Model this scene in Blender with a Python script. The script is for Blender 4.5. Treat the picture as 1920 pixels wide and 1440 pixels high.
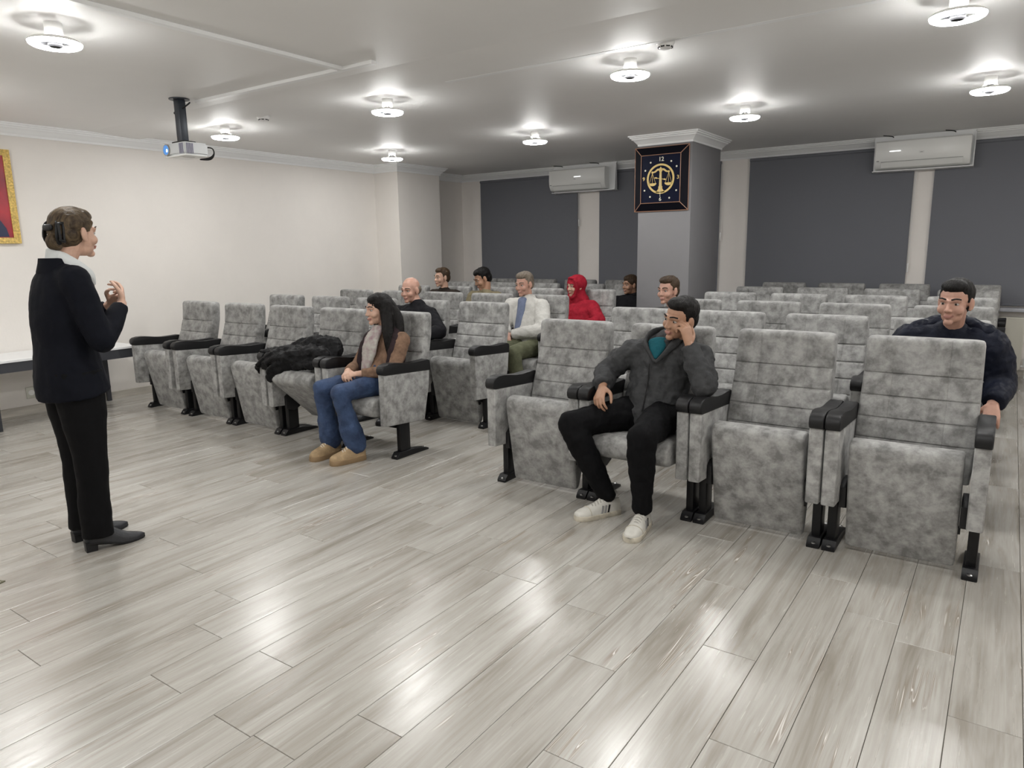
import bpy, bmesh, math, random
import numpy as np
from mathutils import Vector, Matrix, Euler, noise
R = math.radians
V = Vector
rnd = random.Random(7)
scene = bpy.context.scene
col = scene.collection
for o in list(bpy.data.objects):
    bpy.data.objects.remove(o)

# ------------------------------------------------------------------ camera, world, exposure
cam_d = bpy.data.cameras.new('camera')
cam = bpy.data.objects.new('camera', cam_d)
col.objects.link(cam)
cam_d.sensor_fit = 'HORIZONTAL'
cam_d.sensor_width = 36
cam_d.lens = 1329.474 / 1920 * 36
cam_d.clip_start = 0.02
MR = ((0.8213888629, 0.5701540981, -0.0156409818), (-0.0945769932, 0.1631922416, 0.9820506528),
      (-0.5624726911, 0.8051661920, -0.1879677500))
cam.matrix_world = Matrix(((MR[0][0], MR[1][0], -MR[2][0], 0), (MR[0][1], MR[1][1], -MR[2][1], 0),
                           (MR[0][2], MR[1][2], -MR[2][2], 1.48), (0, 0, 0, 1)))
scene.camera = cam
world = bpy.data.worlds.new('world')
scene.world = world
world.use_nodes = True
world.node_tree.nodes['Background'].inputs[0].default_value = (0.9, 0.95, 1, 1)
world.node_tree.nodes['Background'].inputs[1].default_value = 0.02
scene.view_settings.view_transform = 'Standard'
scene.view_settings.look = 'None'
scene.view_settings.gamma = 1
scene.view_settings.use_curve_mapping = False
scene.view_settings.exposure = 0.04
LAMP_STRENGTH = 160.0

# ------------------------------------------------------------------ materials
def mat(name, color, rough=0.6, metal=0.0, var=0.0, scale=8.0, bump=0.0, bscale=40.0, stretch=(1, 1, 1), sheen=0.0,
        emit=None, estr=0.0, spec=0.5, alpha=1.0, trans=0.0, color2=None, rand=False):
    m = bpy.data.materials.new(name)
    m.use_nodes = True
    nt = m.node_tree
    b = nt.nodes['Principled BSDF']
    b.inputs['Base Color'].default_value = (*color, 1)
    b.inputs['Roughness'].default_value = rough
    b.inputs['Metallic'].default_value = metal
    b.inputs['Specular IOR Level'].default_value = spec
    if sheen:
        b.inputs['Sheen Weight'].default_value = sheen
    if trans:
        b.inputs['Transmission Weight'].default_value = trans
    if emit:
        b.inputs['Emission Color'].default_value = (*emit, 1)
        b.inputs['Emission Strength'].default_value = estr
    if var or bump or color2:
        tc = nt.nodes.new('ShaderNodeTexCoord')
        mp = nt.nodes.new('ShaderNodeMapping')
        mp.inputs['Scale'].default_value = stretch
        nt.links.new(tc.outputs['Object'], mp.inputs['Vector'])
        if rand:
            oi = nt.nodes.new('ShaderNodeObjectInfo')
            ml = nt.nodes.new('ShaderNodeMath'); ml.operation = 'MULTIPLY'
            ml.inputs[1].default_value = 50
            nt.links.new(oi.outputs['Random'], ml.inputs[0])
            nt.links.new(ml.outputs[0], mp.inputs['Location'])
    if var or color2:
        n = nt.nodes.new('ShaderNodeTexNoise')
        n.inputs['Scale'].default_value = scale
        n.inputs['Detail'].default_value = 6
        n.inputs['Roughness'].default_value = 0.65
        nt.links.new(mp.outputs[0], n.inputs['Vector'])
        cr = nt.nodes.new('ShaderNodeValToRGB')
        if color2:
            a, c = color, color2
        else:
            a = tuple(x * (1 - var) for x in color); c = tuple(min(1, x * (1 + var)) for x in color)
        cr.color_ramp.elements[0].position = 0.36
        cr.color_ramp.elements[1].position = 0.64
        cr.color_ramp.elements[0].color = (*a, 1)
        cr.color_ramp.elements[1].color = (*c, 1)
        nt.links.new(n.outputs['Fac'], cr.inputs['Fac'])
        nt.links.new(cr.outputs['Color'], b.inputs['Base Color'])
    if bump:
        n2 = nt.nodes.new('ShaderNodeTexNoise')
        n2.inputs['Scale'].default_value = bscale
        n2.inputs['Detail'].default_value = 4
        nt.links.new(mp.outputs[0], n2.inputs['Vector'])
        bp = nt.nodes.new('ShaderNodeBump')
        bp.inputs['Strength'].default_value = bump
        bp.inputs['Distance'].default_value = 0.01
        nt.links.new(n2.outputs['Fac'], bp.inputs['Height'])
        nt.links.new(bp.outputs['Normal'], b.inputs['Normal'])
    return m

def wood_mat():
    m = bpy.data.materials.new('greyed_oak')
    m.use_nodes = True
    nt = m.node_tree; L = nt.links.new; N = nt.nodes.new
    b = nt.nodes['Principled BSDF']
    tc = N('ShaderNodeTexCoord'); oi = N('ShaderNodeObjectInfo')
    ml = N('ShaderNodeMath'); ml.operation = 'MULTIPLY'; ml.inputs[1].default_value = 90
    L(oi.outputs['Random'], ml.inputs[0])
    ad = N('ShaderNodeVectorMath'); ad.operation = 'ADD'
    L(tc.outputs['Object'], ad.inputs[0]); L(ml.outputs[0], ad.inputs[1])
    def ns(scale, det, dist=0.0, rough=0.6):
        mp = N('ShaderNodeMapping'); mp.inputs['Scale'].default_value = scale
        L(ad.outputs[0], mp.inputs['Vector'])
        n = N('ShaderNodeTexNoise'); n.inputs['Scale'].default_value = 1.0
        n.inputs['Detail'].default_value = det; n.inputs['Distortion'].default_value = dist
        n.inputs['Roughness'].default_value = rough
        L(mp.outputs[0], n.inputs['Vector'])
        return n.outputs['Fac']
    def ramp(fac, stops):
        r = N('ShaderNodeValToRGB')
        e = r.color_ramp.elements
        while len(e) < len(stops):
            e.new(0.5)
        for i, (p, c) in enumerate(stops):
            e[i].position = p; e[i].color = (*c, 1)
        L(fac, r.inputs['Fac'])
        return r.outputs['Color']
    def mix(a, c, fac, mode='MIX'):
        x = N('ShaderNodeMix'); x.data_type = 'RGBA'; x.blend_type = mode
        if isinstance(fac, float): x.inputs[0].default_value = fac
        else: L(fac, x.inputs[0])
        L(a, x.inputs[6])
        if isinstance(c, tuple): x.inputs[7].default_value = (*c, 1)
        else: L(c, x.inputs[7])
        return x.outputs[2]
    base = ramp(ns((8, 0.8, 1), 4, 1.0), [(0.30, (0.30, 0.275, 0.237)), (0.5, (0.445, 0.428, 0.395)), (0.70, (0.535, 0.522, 0.493))])
    grain = ramp(ns((95, 2.2, 1), 3, 0.6), [(0.3, (0.80, 0.78, 0.75)), (0.65, (1, 1, 1))])
    c = mix(base, grain, 0.75, 'MULTIPLY')
    # short pale cracks running with the grain
    v1 = ns((15, 0.55, 1), 2, 1.2)
    sb = N('ShaderNodeMath'); sb.operation = 'SUBTRACT'; sb.inputs[1].default_value = 0.5; L(v1, sb.inputs[0])
    ab = N('ShaderNodeMath'); ab.operation = 'ABSOLUTE'; L(sb.outputs[0], ab.inputs[0])
    line = ramp(ab.outputs[0], [(0.0, (1, 1, 1)), (0.008, (0, 0, 0))])
    msk = ramp(ns((5, 1.8, 1), 2), [(0.56, (0, 0, 0)), (0.64, (1, 1, 1))])
    f = mix(line, msk, 1.0, 'MULTIPLY')
    dark = ramp(ab.outputs[0], [(0.0, (1, 1, 1)), (0.05, (0, 0, 0))])
    fd = mix(dark, msk, 1.0, 'MULTIPLY')
    c = mix(c, (0.27, 0.225, 0.18), fd)
    c = mix(c, (0.83, 0.81, 0.78), f)
    tone = ramp(oi.outputs['Random'], [(0.0, (0.90, 0.89, 0.88)), (1.0, (1, 1, 1))])
    c = mix(c, tone, 1.0, 'MULTIPLY')
    L(c, b.inputs['Base Color'])
    rr = ramp(ns((40, 2, 1), 3), [(0.3, (0.225,) * 3), (0.7, (0.285,) * 3)])
    L(rr, b.inputs['Roughness'])
    b.inputs['Specular IOR Level'].default_value = 0.9
    bp = N('ShaderNodeBump'); bp.inputs['Strength'].default_value = 0.07; bp.inputs['Distance'].default_value = 0.002
    L(ns((110, 3, 1), 3), bp.inputs['Height']); L(bp.outputs['Normal'], b.inputs['Normal'])
    return m

def fabric_mat(name, dark, mid, light):
    m = bpy.data.materials.new(name); m.use_nodes = True
    nt = m.node_tree; L = nt.links.new; N = nt.nodes.new
    b = nt.nodes['Principled BSDF']
    tc = N('ShaderNodeTexCoord'); oi = N('ShaderNodeObjectInfo')
    ml = N('ShaderNodeMath'); ml.operation = 'MULTIPLY'; ml.inputs[1].default_value = 60
    L(oi.outputs['Random'], ml.inputs[0])
    ad = N('ShaderNodeVectorMath'); ad.operation = 'ADD'
    L(tc.outputs['Object'], ad.inputs[0]); L(ml.outputs[0], ad.inputs[1])
    n = N('ShaderNodeTexNoise'); n.inputs['Scale'].default_value = 15; n.inputs['Detail'].default_value = 8
    n.inputs['Roughness'].default_value = 0.66; n.inputs['Distortion'].default_value = 0.12
    L(ad.outputs[0], n.inputs['Vector'])
    r = N('ShaderNodeValToRGB'); e = r.color_ramp.elements; e.new(0.5)
    for i, (p, c) in enumerate(((0.37, dark), (0.5, mid), (0.64, light))):
        e[i].position = p; e[i].color = (*c, 1)
    L(n.outputs['Fac'], r.inputs['Fac']); L(r.outputs['Color'], b.inputs['Base Color'])
    b.inputs['Roughness'].default_value = 0.72
    b.inputs['Sheen Weight'].default_value = 0.12
    n2 = N('ShaderNodeTexNoise'); n2.inputs['Scale'].default_value = 260; n2.inputs['Detail'].default_value = 2
    L(ad.outputs[0], n2.inputs['Vector'])
    bp = N('ShaderNodeBump'); bp.inputs['Strength'].default_value = 0.12; bp.inputs['Distance'].default_value = 0.004
    L(n2.outputs['Fac'], bp.inputs['Height']); L(bp.outputs['Normal'], b.inputs['Normal'])
    return m

M = {}
M['wood'] = wood_mat()
M['fabric'] = fabric_mat('grey_suede', (0.175, 0.174, 0.169), (0.29, 0.288, 0.281), (0.405, 0.403, 0.394))
M['wall'] = mat('cream_plaster', (0.785, 0.75, 0.71), 0.6, var=0.02, scale=1.5, bump=0.05, bscale=60)
M['ceil'] = mat('white_ceiling_paint', (0.86, 0.855, 0.845), 0.55, var=0.015, scale=1.0, bump=0.04, bscale=25)
M['molding'] = mat('white_molding', (0.90, 0.91, 0.915), 0.45)
M['pillar'] = mat('slate_grey_paint', (0.225, 0.222, 0.232), 0.45, var=0.02, scale=2)
M['blind'] = mat('charcoal_blind', (0.160, 0.166, 0.188), 0.75, bump=0.1, bscale=500)
M['black_plastic'] = mat('black_plastic', (0.009, 0.009, 0.010), 0.45, bump=0.12, bscale=400, spec=0.35)
M['black_metal'] = mat('black_metal', (0.007, 0.007, 0.008), 0.4, spec=0.3)
M['steel'] = mat('steel', (0.55, 0.55, 0.55), 0.3, metal=1)
M['white_plastic'] = mat('white_plastic', (0.80, 0.80, 0.79), 0.3)
M['ac_white'] = mat('ac_white', (0.88, 0.885, 0.865), 0.28)
M['grey_plastic'] = mat('grey_plastic', (0.3, 0.3, 0.3), 0.5)
M['lamp'] = mat('lit_ring', (1, 1, 1), 0.4, emit=(1.0, 0.995, 0.975), estr=LAMP_STRENGTH)
M['gold'] = mat('gilded_frame', (0.62, 0.44, 0.13), 0.45, metal=0.25, var=0.35, scale=60, bump=0.5, bscale=120)
M['red'] = mat('red_print', (0.42, 0.018, 0.03), 0.3, color2=(0.20, 0.01, 0.025), scale=2.5)
M['navy'] = mat('navy_print', (0.012, 0.018, 0.06), 0.3)
M['clock_face'] = mat('navy_clock_face', (0.004, 0.006, 0.022), 0.5, spec=0.1)
M['clock_frame'] = mat('black_clock_frame', (0.003, 0.003, 0.007), 0.5, spec=0.12)
M['copper'] = mat('copper_line', (0.36, 0.19, 0.12), 0.4)
M['gold_flat'] = mat('gold_inlay', (0.72, 0.53, 0.19), 0.45)
M['pale'] = mat('pale_dot', (0.75, 0.72, 0.6), 0.4)
M['pole'] = mat('slate_pole', (0.035, 0.042, 0.055), 0.4, metal=0.3)
M['projector'] = mat('light_grey_case', (0.62, 0.64, 0.65), 0.35)
M['grille'] = mat('violet_grey_grille', (0.16, 0.15, 0.24), 0.5)
M['lens'] = mat('blue_lens', (0.02, 0.09, 0.3), 0.1, emit=(0.12, 0.4, 0.95), estr=0.55)
M['lens_core'] = mat('lens_core', (0.7, 0.9, 1), 0.1, emit=(0.7, 0.9, 1), estr=2.5)
M['shelf_top'] = mat('white_laminate', (0.82, 0.83, 0.84), 0.25)
M['apron'] = mat('dark_apron', (0.04, 0.042, 0.05), 0.4)
M['sill'] = mat('grey_marble', (0.42, 0.43, 0.47), 0.25, var=0.1, scale=12)
M['radiator'] = mat('cream_enamel', (0.66, 0.64, 0.56), 0.35)
M['skirting'] = mat('greyed_skirting', (0.47, 0.44, 0.39), 0.5, var=0.14, scale=3, stretch=(6, 1, 8))
M['joint'] = mat('dark_joint', (0.16, 0.14, 0.115), 0.8)
M['brass'] = mat('aged_brass', (0.10, 0.095, 0.05), 0.45)
M['black_leather'] = mat('black_leather', (0.016, 0.017, 0.021), 0.38, bump=0.15, bscale=150)
M['socket'] = mat('socket_plate', (0.62, 0.62, 0.55), 0.4)

# ------------------------------------------------------------------ mesh helpers
def link(name, me, parent=None, loc=(0, 0, 0), rot=None):
    o = bpy.data.objects.new(name, me)
    col.objects.link(o)
    o.location = loc
    if rot is not None:
        o.rotation_euler = rot
    if parent is not None:
        o.parent = parent
    return o

def to_mesh(bm, name, mats, angle=35):
    bmesh.ops.recalc_face_normals(bm, faces=bm.faces[:])
    me = bpy.data.meshes.new(name)
    bm.to_mesh(me); bm.free()
    for m in (mats if isinstance(mats, (list, tuple)) else [mats]):
        me.materials.append(m)
    if angle is not None:
        me.shade_smooth()
        me.set_sharp_from_angle(angle=R(angle))
    return me

def obj(name, bm, mats, parent=None, loc=(0, 0, 0), rot=None, angle=35):
    return link(name, to_mesh(bm, name, mats, angle), parent, loc, rot)

def tag(o, label, cat=None, group=None):
    o['label'] = label
    if cat: o['category'] = cat
    if group: o['group'] = group
    return o

def structure(o, label=None):
    o['kind'] = 'structure'
    if label: o['label'] = label
    return o

def empty(name, loc=(0, 0, 0), rz=0):
    o = bpy.data.objects.new(name, None)
    col.objects.link(o)
    o.location = loc
    o.rotation_euler = (0, 0, rz)
    o.empty_display_size = 0.05
    return o

def box(bm, lo, hi, bev=0.0, seg=2, mi=0, mtx=None):
    x0, y0, z0 = lo; x1, y1, z1 = hi
    vs = [bm.verts.new(p) for p in ((x0, y0, z0), (x1, y0, z0), (x1, y1, z0), (x0, y1, z0),
                                    (x0, y0, z1), (x1, y0, z1), (x1, y1, z1), (x0, y1, z1))]
    fs = [bm.faces.new([vs[i] for i in q]) for q in ((0, 3, 2, 1), (4, 5, 6, 7), (0, 1, 5, 4), (1, 2, 6, 5), (2, 3, 7, 6), (3, 0, 4, 7))]
    for f in fs: f.material_index = mi
    if bev:
        es = list({e for f in fs for e in f.edges})
        r = bmesh.ops.bevel(bm, geom=es, offset=bev, segments=seg, affect='EDGES', profile=0.5)
        allv = list({v for f in r['faces'] for v in f.verts} | {v for v in vs if v.is_valid})
        for f in r['faces']: f.material_index = mi
        vs = list({v for v in allv} | {v for f in fs if f.is_valid for v in f.verts})
    if mtx is not None:
        bmesh.ops.transform(bm, matrix=mtx, verts=[v for v in vs if v.is_valid])
    return vs

def prism(bm, prof, x0, x1, bev=0.0, seg=2, axis='x', mi=0):
    """profile in (a, b) extruded along an axis: x -> (x, a, b), y -> (a, y, b), z -> (a, b, z)"""
    def P(t, a, b):
        return {'x': (t, a, b), 'y': (a, t, b), 'z': (a, b, t)}[axis]
    A = [bm.verts.new(P(x0, *p)) for p in prof]
    B = [bm.verts.new(P(x1, *p)) for p in prof]
    n = len(prof)
    fs = [bm.faces.new(A[::-1]), bm.faces.new(B)]
    for i in range(n):
        fs.append(bm.faces.new((A[i], A[(i + 1) % n], B[(i + 1) % n], B[i])))
    for f in fs: f.material_index = mi
    if bev:
        es = [e for e in set(fs[0].edges) | set(fs[1].edges)]
        r = bmesh.ops.bevel(bm, geom=es, offset=bev, segments=seg, affect='EDGES', profile=0.5)
        for f in r['faces']: f.material_index = mi

def loft(bm, rings, cap=True, mi=0):
    rs = [[bm.verts.new(p) for p in r] for r in rings]
    n = len(rs[0])
    for a, b in zip(rs, rs[1:]):
        for i in range(n):
            f = bm.faces.new((a[i], a[(i + 1) % n], b[(i + 1) % n], b[i])); f.material_index = mi
    if cap:
        bm.faces.new(rs[0][::-1]).material_index = mi
        bm.faces.new(rs[-1]).material_index = mi
    return rs

def lathe(bm, prof, c=(0, 0, 0), n=24, mi=0, cap=True):
    rings = [[(c[0] + r * math.cos(2 * math.pi * k / n), c[1] + r * math.sin(2 * math.pi * k / n), c[2] + z) for k in range(n)] for r, z in prof]
    return loft(bm, rings, cap, mi)

def catmull(pts, k):
    if k <= 1 or len(pts) < 3:
        return list(pts)
    out = []
    P = [pts[0]] + list(pts) + [pts[-1]]
    for i in range(1, len(P) - 2):
        p0, p1, p2, p3 = (np.array(x, float) for x in P[i - 1:i + 3])
        for j in range(k):
            t = j / k
            out.append(0.5 * ((2 * p1) + (-p0 + p2) * t + (2 * p0 - 5 * p1 + 4 * p2 - p3) * t * t + (-p0 + 3 * p1 - 3 * p2 + p3) * t ** 3))
    out.append(np.array(P[-2], float))
    return out

def tube(bm, pts, rad, n=12, k=4, side=None, round_ends=True, mi=0):
    """closed tapered tube; rad entries are r or (r along side, r across)"""
    rr = [(r, r) if not isinstance(r, (tuple, list)) else tuple(r) for r in rad]
    if len(rr) == 1: rr = rr * len(pts)
    full = [tuple(p) + r for p, r in zip(pts, rr)]
    S = catmull(full, k)
    C = [V(s[:3]) for s in S]
    Rr = [(max(s[3], 1e-4), max(s[4], 1e-4)) for s in S]
    T = []
    for i in range(len(C)):
        a = C[max(i - 1, 0)]; b = C[min(i + 1, len(C) - 1)]
        t = (b - a)
        T.append(t.normalized() if t.length > 1e-9 else V((0, 0, 1)))
    if side is None:
        s = T[0].orthogonal().normalized()
    else:
        s = V(side)
    rings = []
    def ring(c, t, s, a, b):
        s = (s - t * s.dot(t))
        s = s.normalized() if s.length > 1e-6 else t.orthogonal().normalized()
        u = t.cross(s)
        return [c + s * (a * math.cos(2 * math.pi * q / n)) + u * (b * math.sin(2 * math.pi * q / n)) for q in range(n)], s
    if round_ends:
        m = min(Rr[0])
        for d in (0.97, 0.8, 0.5):
            f = math.sqrt(1 - d * d)
            g, _ = ring(C[0] - T[0] * m * d, T[0], s, Rr[0][0] * f, Rr[0][1] * f); rings.append(g)
    for c, t, r in zip(C, T, Rr):
        g, s2 = ring(c, t, s, *r)
        if side is None: s = s2
        rings.append(g)
    if round_ends:
        m = min(Rr[-1])
        for d in (0.5, 0.8, 0.97):
            f = math.sqrt(1 - d * d)
            g, _ = ring(C[-1] + T[-1] * m * d, T[-1], s, Rr[-1][0] * f, Rr[-1][1] * f); rings.append(g)
    loft(bm, rings, True, mi)

def ell(bm, c, r, rot=None, n=14, m=9, mi=0):
    c = V(c)
    rings = []
    for i in range(1, m):
        th = math.pi * i / m
        g = []
        for q in range(n):
            ph = 2 * math.pi * q / n
            p = V((r[0] * math.sin(th) * math.cos(ph), r[1] * math.sin(th) * math.sin(ph), -r[2] * math.cos(th)))
            if rot is not None: p = rot @ p
            g.append(c + p)
        rings.append(g)
    loft(bm, rings, True, mi)

def fuse(bm, name, voxel, base, mats, smooth=4, wrinkle=0.0, wsize=0.08, decim=None, parent=None, post=None):
    """overlapping closed pieces -> one continuous skin"""
    bmesh.ops.recalc_face_normals(bm, faces=bm.faces[:])
    bmesh.ops.translate(bm, verts=bm.verts[:], vec=-V(base))
    me = bpy.data.meshes.new('tmp'); bm.to_mesh(me); bm.free()
    o = bpy.data.objects.new('tmp', me); col.objects.link(o)
    r = o.modifiers.new('r', 'REMESH'); r.mode = 'VOXEL'; r.voxel_size = voxel
    if smooth:
        s = o.modifiers.new('s', 'SMOOTH'); s.factor = 0.5; s.iterations = smooth
    if wrinkle:
        t = bpy.data.textures.new('w', 'CLOUDS'); t.noise_scale = wsize; t.noise_depth = 2
        d = o.modifiers.new('d', 'DISPLACE'); d.texture = t; d.strength = wrinkle; d.mid_level = 0.5
        d.texture_coords = 'LOCAL'
    if decim:
        d = o.modifiers.new('c', 'DECIMATE'); d.ratio = decim
    dg = bpy.context.evaluated_depsgraph_get()
    ev = o.evaluated_get(dg)
    out = bpy.data.meshes.new_from_object(ev)
    bpy.data.objects.remove(o); bpy.data.meshes.remove(me)
    out.name = name
    out.materials.clear()
    for m in (mats if isinstance(mats, (list, tuple)) else [mats]):
        out.materials.append(m)
    out.shade_smooth()
    if post: post(out)
    return link(name, out, parent, (0, 0, 0) if parent is not None else base)

# ------------------------------------------------------------------ the room
XL, YB, ZC, XR, YF = -7.57, 9.48, 2.66, 2.7, -2.4
bm = bmesh.new(); box(bm, (XL - 0.1, YF - 0.1, -0.12), (XR + 0.1, YB + 0.1, -0.0135))
floor = structure(obj('floor', bm, M['joint'], angle=None), 'light grey oak laminate plank floor')
known = {0: 1.912, 1: 2.404, 2: 1.589, 3: 2.068, 4: 2.392, 7: 1.133, 8: 1.449, 9: 1.137, 10: 1.424, 11: 1.643, 12: 0.941, 13: 1.712, 14: 1.06}
PW, PL = 0.197, 1.332
def plank_mesh(x0, x1, y0, y1):
    bm = bmesh.new()
    g = 0.0009
    hx, hy = (x1 - x0) / 2 - g, (y1 - y0) / 2 - g
    b = 0.0012
    rings = [[(-hx, -hy, -0.013), (hx, -hy, -0.013), (hx, hy, -0.013), (-hx, hy, -0.013)],
             [(-hx, -hy, -b), (hx, -hy, -b), (hx, hy, -b), (-hx, hy, -b)],
             [(-hx + b, -hy + b, 0), (hx - b, -hy + b, 0), (hx - b, hy - b, 0), (-hx + b, hy - b, 0)]]
    loft(bm, rings)
    return bm
cells = []
k = -17
while True:
    x1 = -0.4255 - PW * k; x0 = x1 - PW
    if x1 <= XL: break
    k += 1
    if x0 >= XR: continue
    ph = known.get(k - 1, rnd.uniform(0, PL))
    y = ph - PL * math.ceil((ph - YF) / PL)
    while y < YB:
        cells.append((max(x0, XL), min(x1, XR), max(y, YF), min(y + PL, YB)))
        y += PL
def near(c):
    x, y = (c[0] + c[1]) / 2, (c[2] + c[3]) / 2
    v = V((x, y, -1.48)); f = V(MR[2]); r = V(MR[0])
    d = v.dot(f)
    if d <= 0.2 or abs(v.dot(r)) > d * 0.9: return 100 + v.length
    return v.length
cells = [c for c in cells if c[1] - c[0] > 0.01 and c[3] - c[2] > 0.03]
cells.sort(key=near)
std = None
rest = bmesh.new()
for i, c in enumerate(cells):
    ctr = ((c[0] + c[1]) / 2, (c[2] + c[3]) / 2, 0)
    if i < 290:
        full = abs(c[1] - c[0] - PW) < 1e-4 and abs(c[3] - c[2] - PL) < 1e-4
        if full and std is not None:
            me = std
        else:
            me = to_mesh(plank_mesh(*c), 'plank', M['wood'], None)
            if full: std = me
        link('plank', me, floor, ctr)
    else:
        t = plank_mesh(*c)
        bmesh.ops.translate(t, verts=t.verts[:], vec=ctr)
        tm = bpy.data.meshes.new('t'); t.to_mesh(tm); t.free()
        rest.from_mesh(tm); bpy.data.meshes.remove(tm)
ro = obj('far_planks', rest, M['wood'], floor, angle=None); ro['kind'] = 'stuff'

bm = bmesh.new(); box(bm, (XL - 0.1, YF - 0.1, ZC), (XR + 0.1, YB + 0.1, ZC + 0.1))
ceiling = structure(obj('ceiling', bm, M['ceil'], angle=None), 'white painted ceiling')
bm = bmesh.new()
prism(bm, [(3.55, ZC + 0.01), (4.10, ZC + 0.01), (4.10, ZC - 0.020), (4.02, ZC - 0.022), (3.82, ZC - 0.012), (3.62, ZC)], XL, XR)
structure(obj('trim_1', bm, M['ceil'], angle=60), 'shallow plaster band across the ceiling')
bm = bmesh.new(); box(bm, (XL - 0.1, YF - 0.1, -0.1), (XL, YB + 0.1, ZC))
structure(obj('wall_left', bm, M['wall'], angle=None), 'cream plaster wall')
bm = bmesh.new(); box(bm, (XL, 7.49, 0), (-7.12, 8.38, ZC))
structure(obj('wall_pier', bm, M['wall'], angle=None), 'cream plaster pier on the cream wall')
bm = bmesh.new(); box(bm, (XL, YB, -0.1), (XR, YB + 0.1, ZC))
M['wall_back'] = mat('lightened_pink_cream_plaster', (0.89, 0.845, 0.805), 0.6, var=0.02, scale=1.5, bump=0.05, bscale=60)  # pinkish cream, colour lightened to stand in for light missing on this wall
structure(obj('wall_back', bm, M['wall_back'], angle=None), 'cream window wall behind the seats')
bm = bmesh.new(); box(bm, (XR, YF - 0.1, -0.1), (XR + 0.1, YB + 0.1, ZC))
structure(obj('wall_right', bm, M['wall'], angle=None))
bm = bmesh.new(); box(bm, (XL, YF - 0.1, -0.1), (XR, YF, ZC))
structure(obj('wall_front', bm, M['wall'], angle=None))
bm = bmesh.new(); box(bm, (-3.48, 7.49, 0), (-2.87, 8.38, ZC), 0.006)
structure(obj('wall_pillar', bm, M['pillar']), 'slate grey painted square pillar')

CORN = [(0, 2.553), (0.010, 2.553), (0.013, 2.572), (0.022, 2.580), (0.034, 2.596), (0.050, 2.612), (0.062, 2.618),
        (0.064, 2.628), (0.078, 2.634), (0.080, 2.645), (0.092, 2.649), (0.094, 2.662), (0, 2.662)]
def sweep(path, prof, closed=False):
    """interior on the right-hand side of the path"""
    bm = bmesh.new()
    P = [V((x, y)) for x, y in path]
    n = len(P)
    rings = []
    for i in range(n):
        a = P[i - 1] if (closed or i) else None
        b = P[(i + 1) % n] if (closed or i < n - 1) else None
        ns = []
        for u, w in ((a, P[i]), (P[i], b)):
            if u is None or w is None: continue
            d = (w - u).normalized(); ns.append(V((d.y, -d.x)))
        m = ns[0] if len(ns) == 1 else (ns[0] + ns[1]) / (1 + ns[0].dot(ns[1]))
        rings.append([(P[i].x + m.x * d, P[i].y + m.y * d, z) for d, z in prof])
    if closed:
        rings.append(rings[0])
    loft(bm, rings, cap=not closed)
    bmesh.ops.remove_doubles(bm, verts=bm.verts[:], dist=1e-5)
    return bm
structure(obj('trim_2', sweep([(XL, YF), (XL, 7.49), (-7.12, 7.49), (-7.12, 8.38), (XL, 8.38), (XL, YB), (XR, YB), (XR, YF)], CORN), M['molding'], angle=30), 'white stepped cornice along the walls')
structure(obj('trim_3', sweep([(-3.48, 8.38), (-3.48, 7.49), (-2.87, 7.49), (-2.87, 8.38)][::-1][::-1], CORN, True), M['molding'], angle=30), 'white stepped crown molding around the pillar')
SK = [(0, 0), (0.012, 0), (0.012, 0.075), (0.006, 0.08), (0, 0.08)]
structure(obj('baseboard_left', sweep([(XL, YF), (XL, 7.49), (-7.12, 7.49), (-7.12, 8.38), (XL, 8.38), (XL, YB)], SK), M['skirting']), 'grey wood baseboard under the cream wall')
structure(obj('baseboard_back', sweep([(XL, YB), (XR, YB)], SK), M['skirting']))
structure(obj('baseboard_right', sweep([(XR, YB), (XR, YF)], SK), M['skirting']))
structure(obj('baseboard_pillar', sweep([(-3.48, 8.38), (-3.48, 7.49), (-2.87, 7.49), (-2.87, 8.38)], SK, True), M['skirting']))
bm = bmesh.new(); box(bm, (XL, YB - 0.14, 0.722), (XR, YB, 0.762), 0.006)
structure(obj('trim_4', bm, M['sill']), 'grey marble window sill ledge')

# ------------------------------------------------------------------ blinds
def blind(x0, x1, zb, chain_x, chain_z, label, chain=True):
    r = empty('roller_blind', ((x0 + x1) / 2, YB, 2.5))
    tag(r, label, 'blind', 'charcoal roller blinds on the window wall')
    c = (x0 + x1) / 2; w = (x1 - x0) / 2
    bm = bmesh.new()
    nz = 10; rings = []
    for i in range(nz + 1):
        z = 2.535 + (zb - 2.535) * i / nz - 2.5
        rings.append([(-w, -0.034, z), (w, -0.034, z), (w, -0.032, z), (-w, -0.032, z)])
    loft(bm, rings)
    obj('cloth', bm, M['blind'], r)
    bm = bmesh.new(); tube(bm, [(-w, -0.03, 0.03), (w, -0.03, 0.03)], [0.02], 14, 1, round_ends=False)
    obj('roller', bm, M['blind'], r)
    bm = bmesh.new(); box(bm, (-w, -0.042, zb - 2.5 - 0.02), (w, -0.026, zb - 2.5 + 0.005), 0.003)
    obj('bottom_rail', bm, M['blind'], r)
    if chain:
        bm = bmesh.new()
        for dx in (-0.006, 0.006):
            tube(bm, [(chain_x - c + dx, -0.045, 0.02), (chain_x - c + dx, -0.045, chain_z - 2.5)], [0.0025], 6, 1)
        obj('pull_chain', bm, M['white_plastic'], r)
        bm = bmesh.new(); tube(bm, [(chain_x - c, -0.045, chain_z - 2.5 + 0.03), (chain_x - c, -0.045, chain_z - 2.56)], [0.011, 0.008], 8, 1)
        obj('chain_weight', bm, M['white_plastic'], r)
blind(-7.16, -5.36, 0.80, -5.335, 1.85, 'wide charcoal roller blind between the cream pier and the pillar')
blind(-5.00, -3.22, 0.80, -3.20, 1.6, 'charcoal roller blind half hidden behind the slate pillar')
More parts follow.
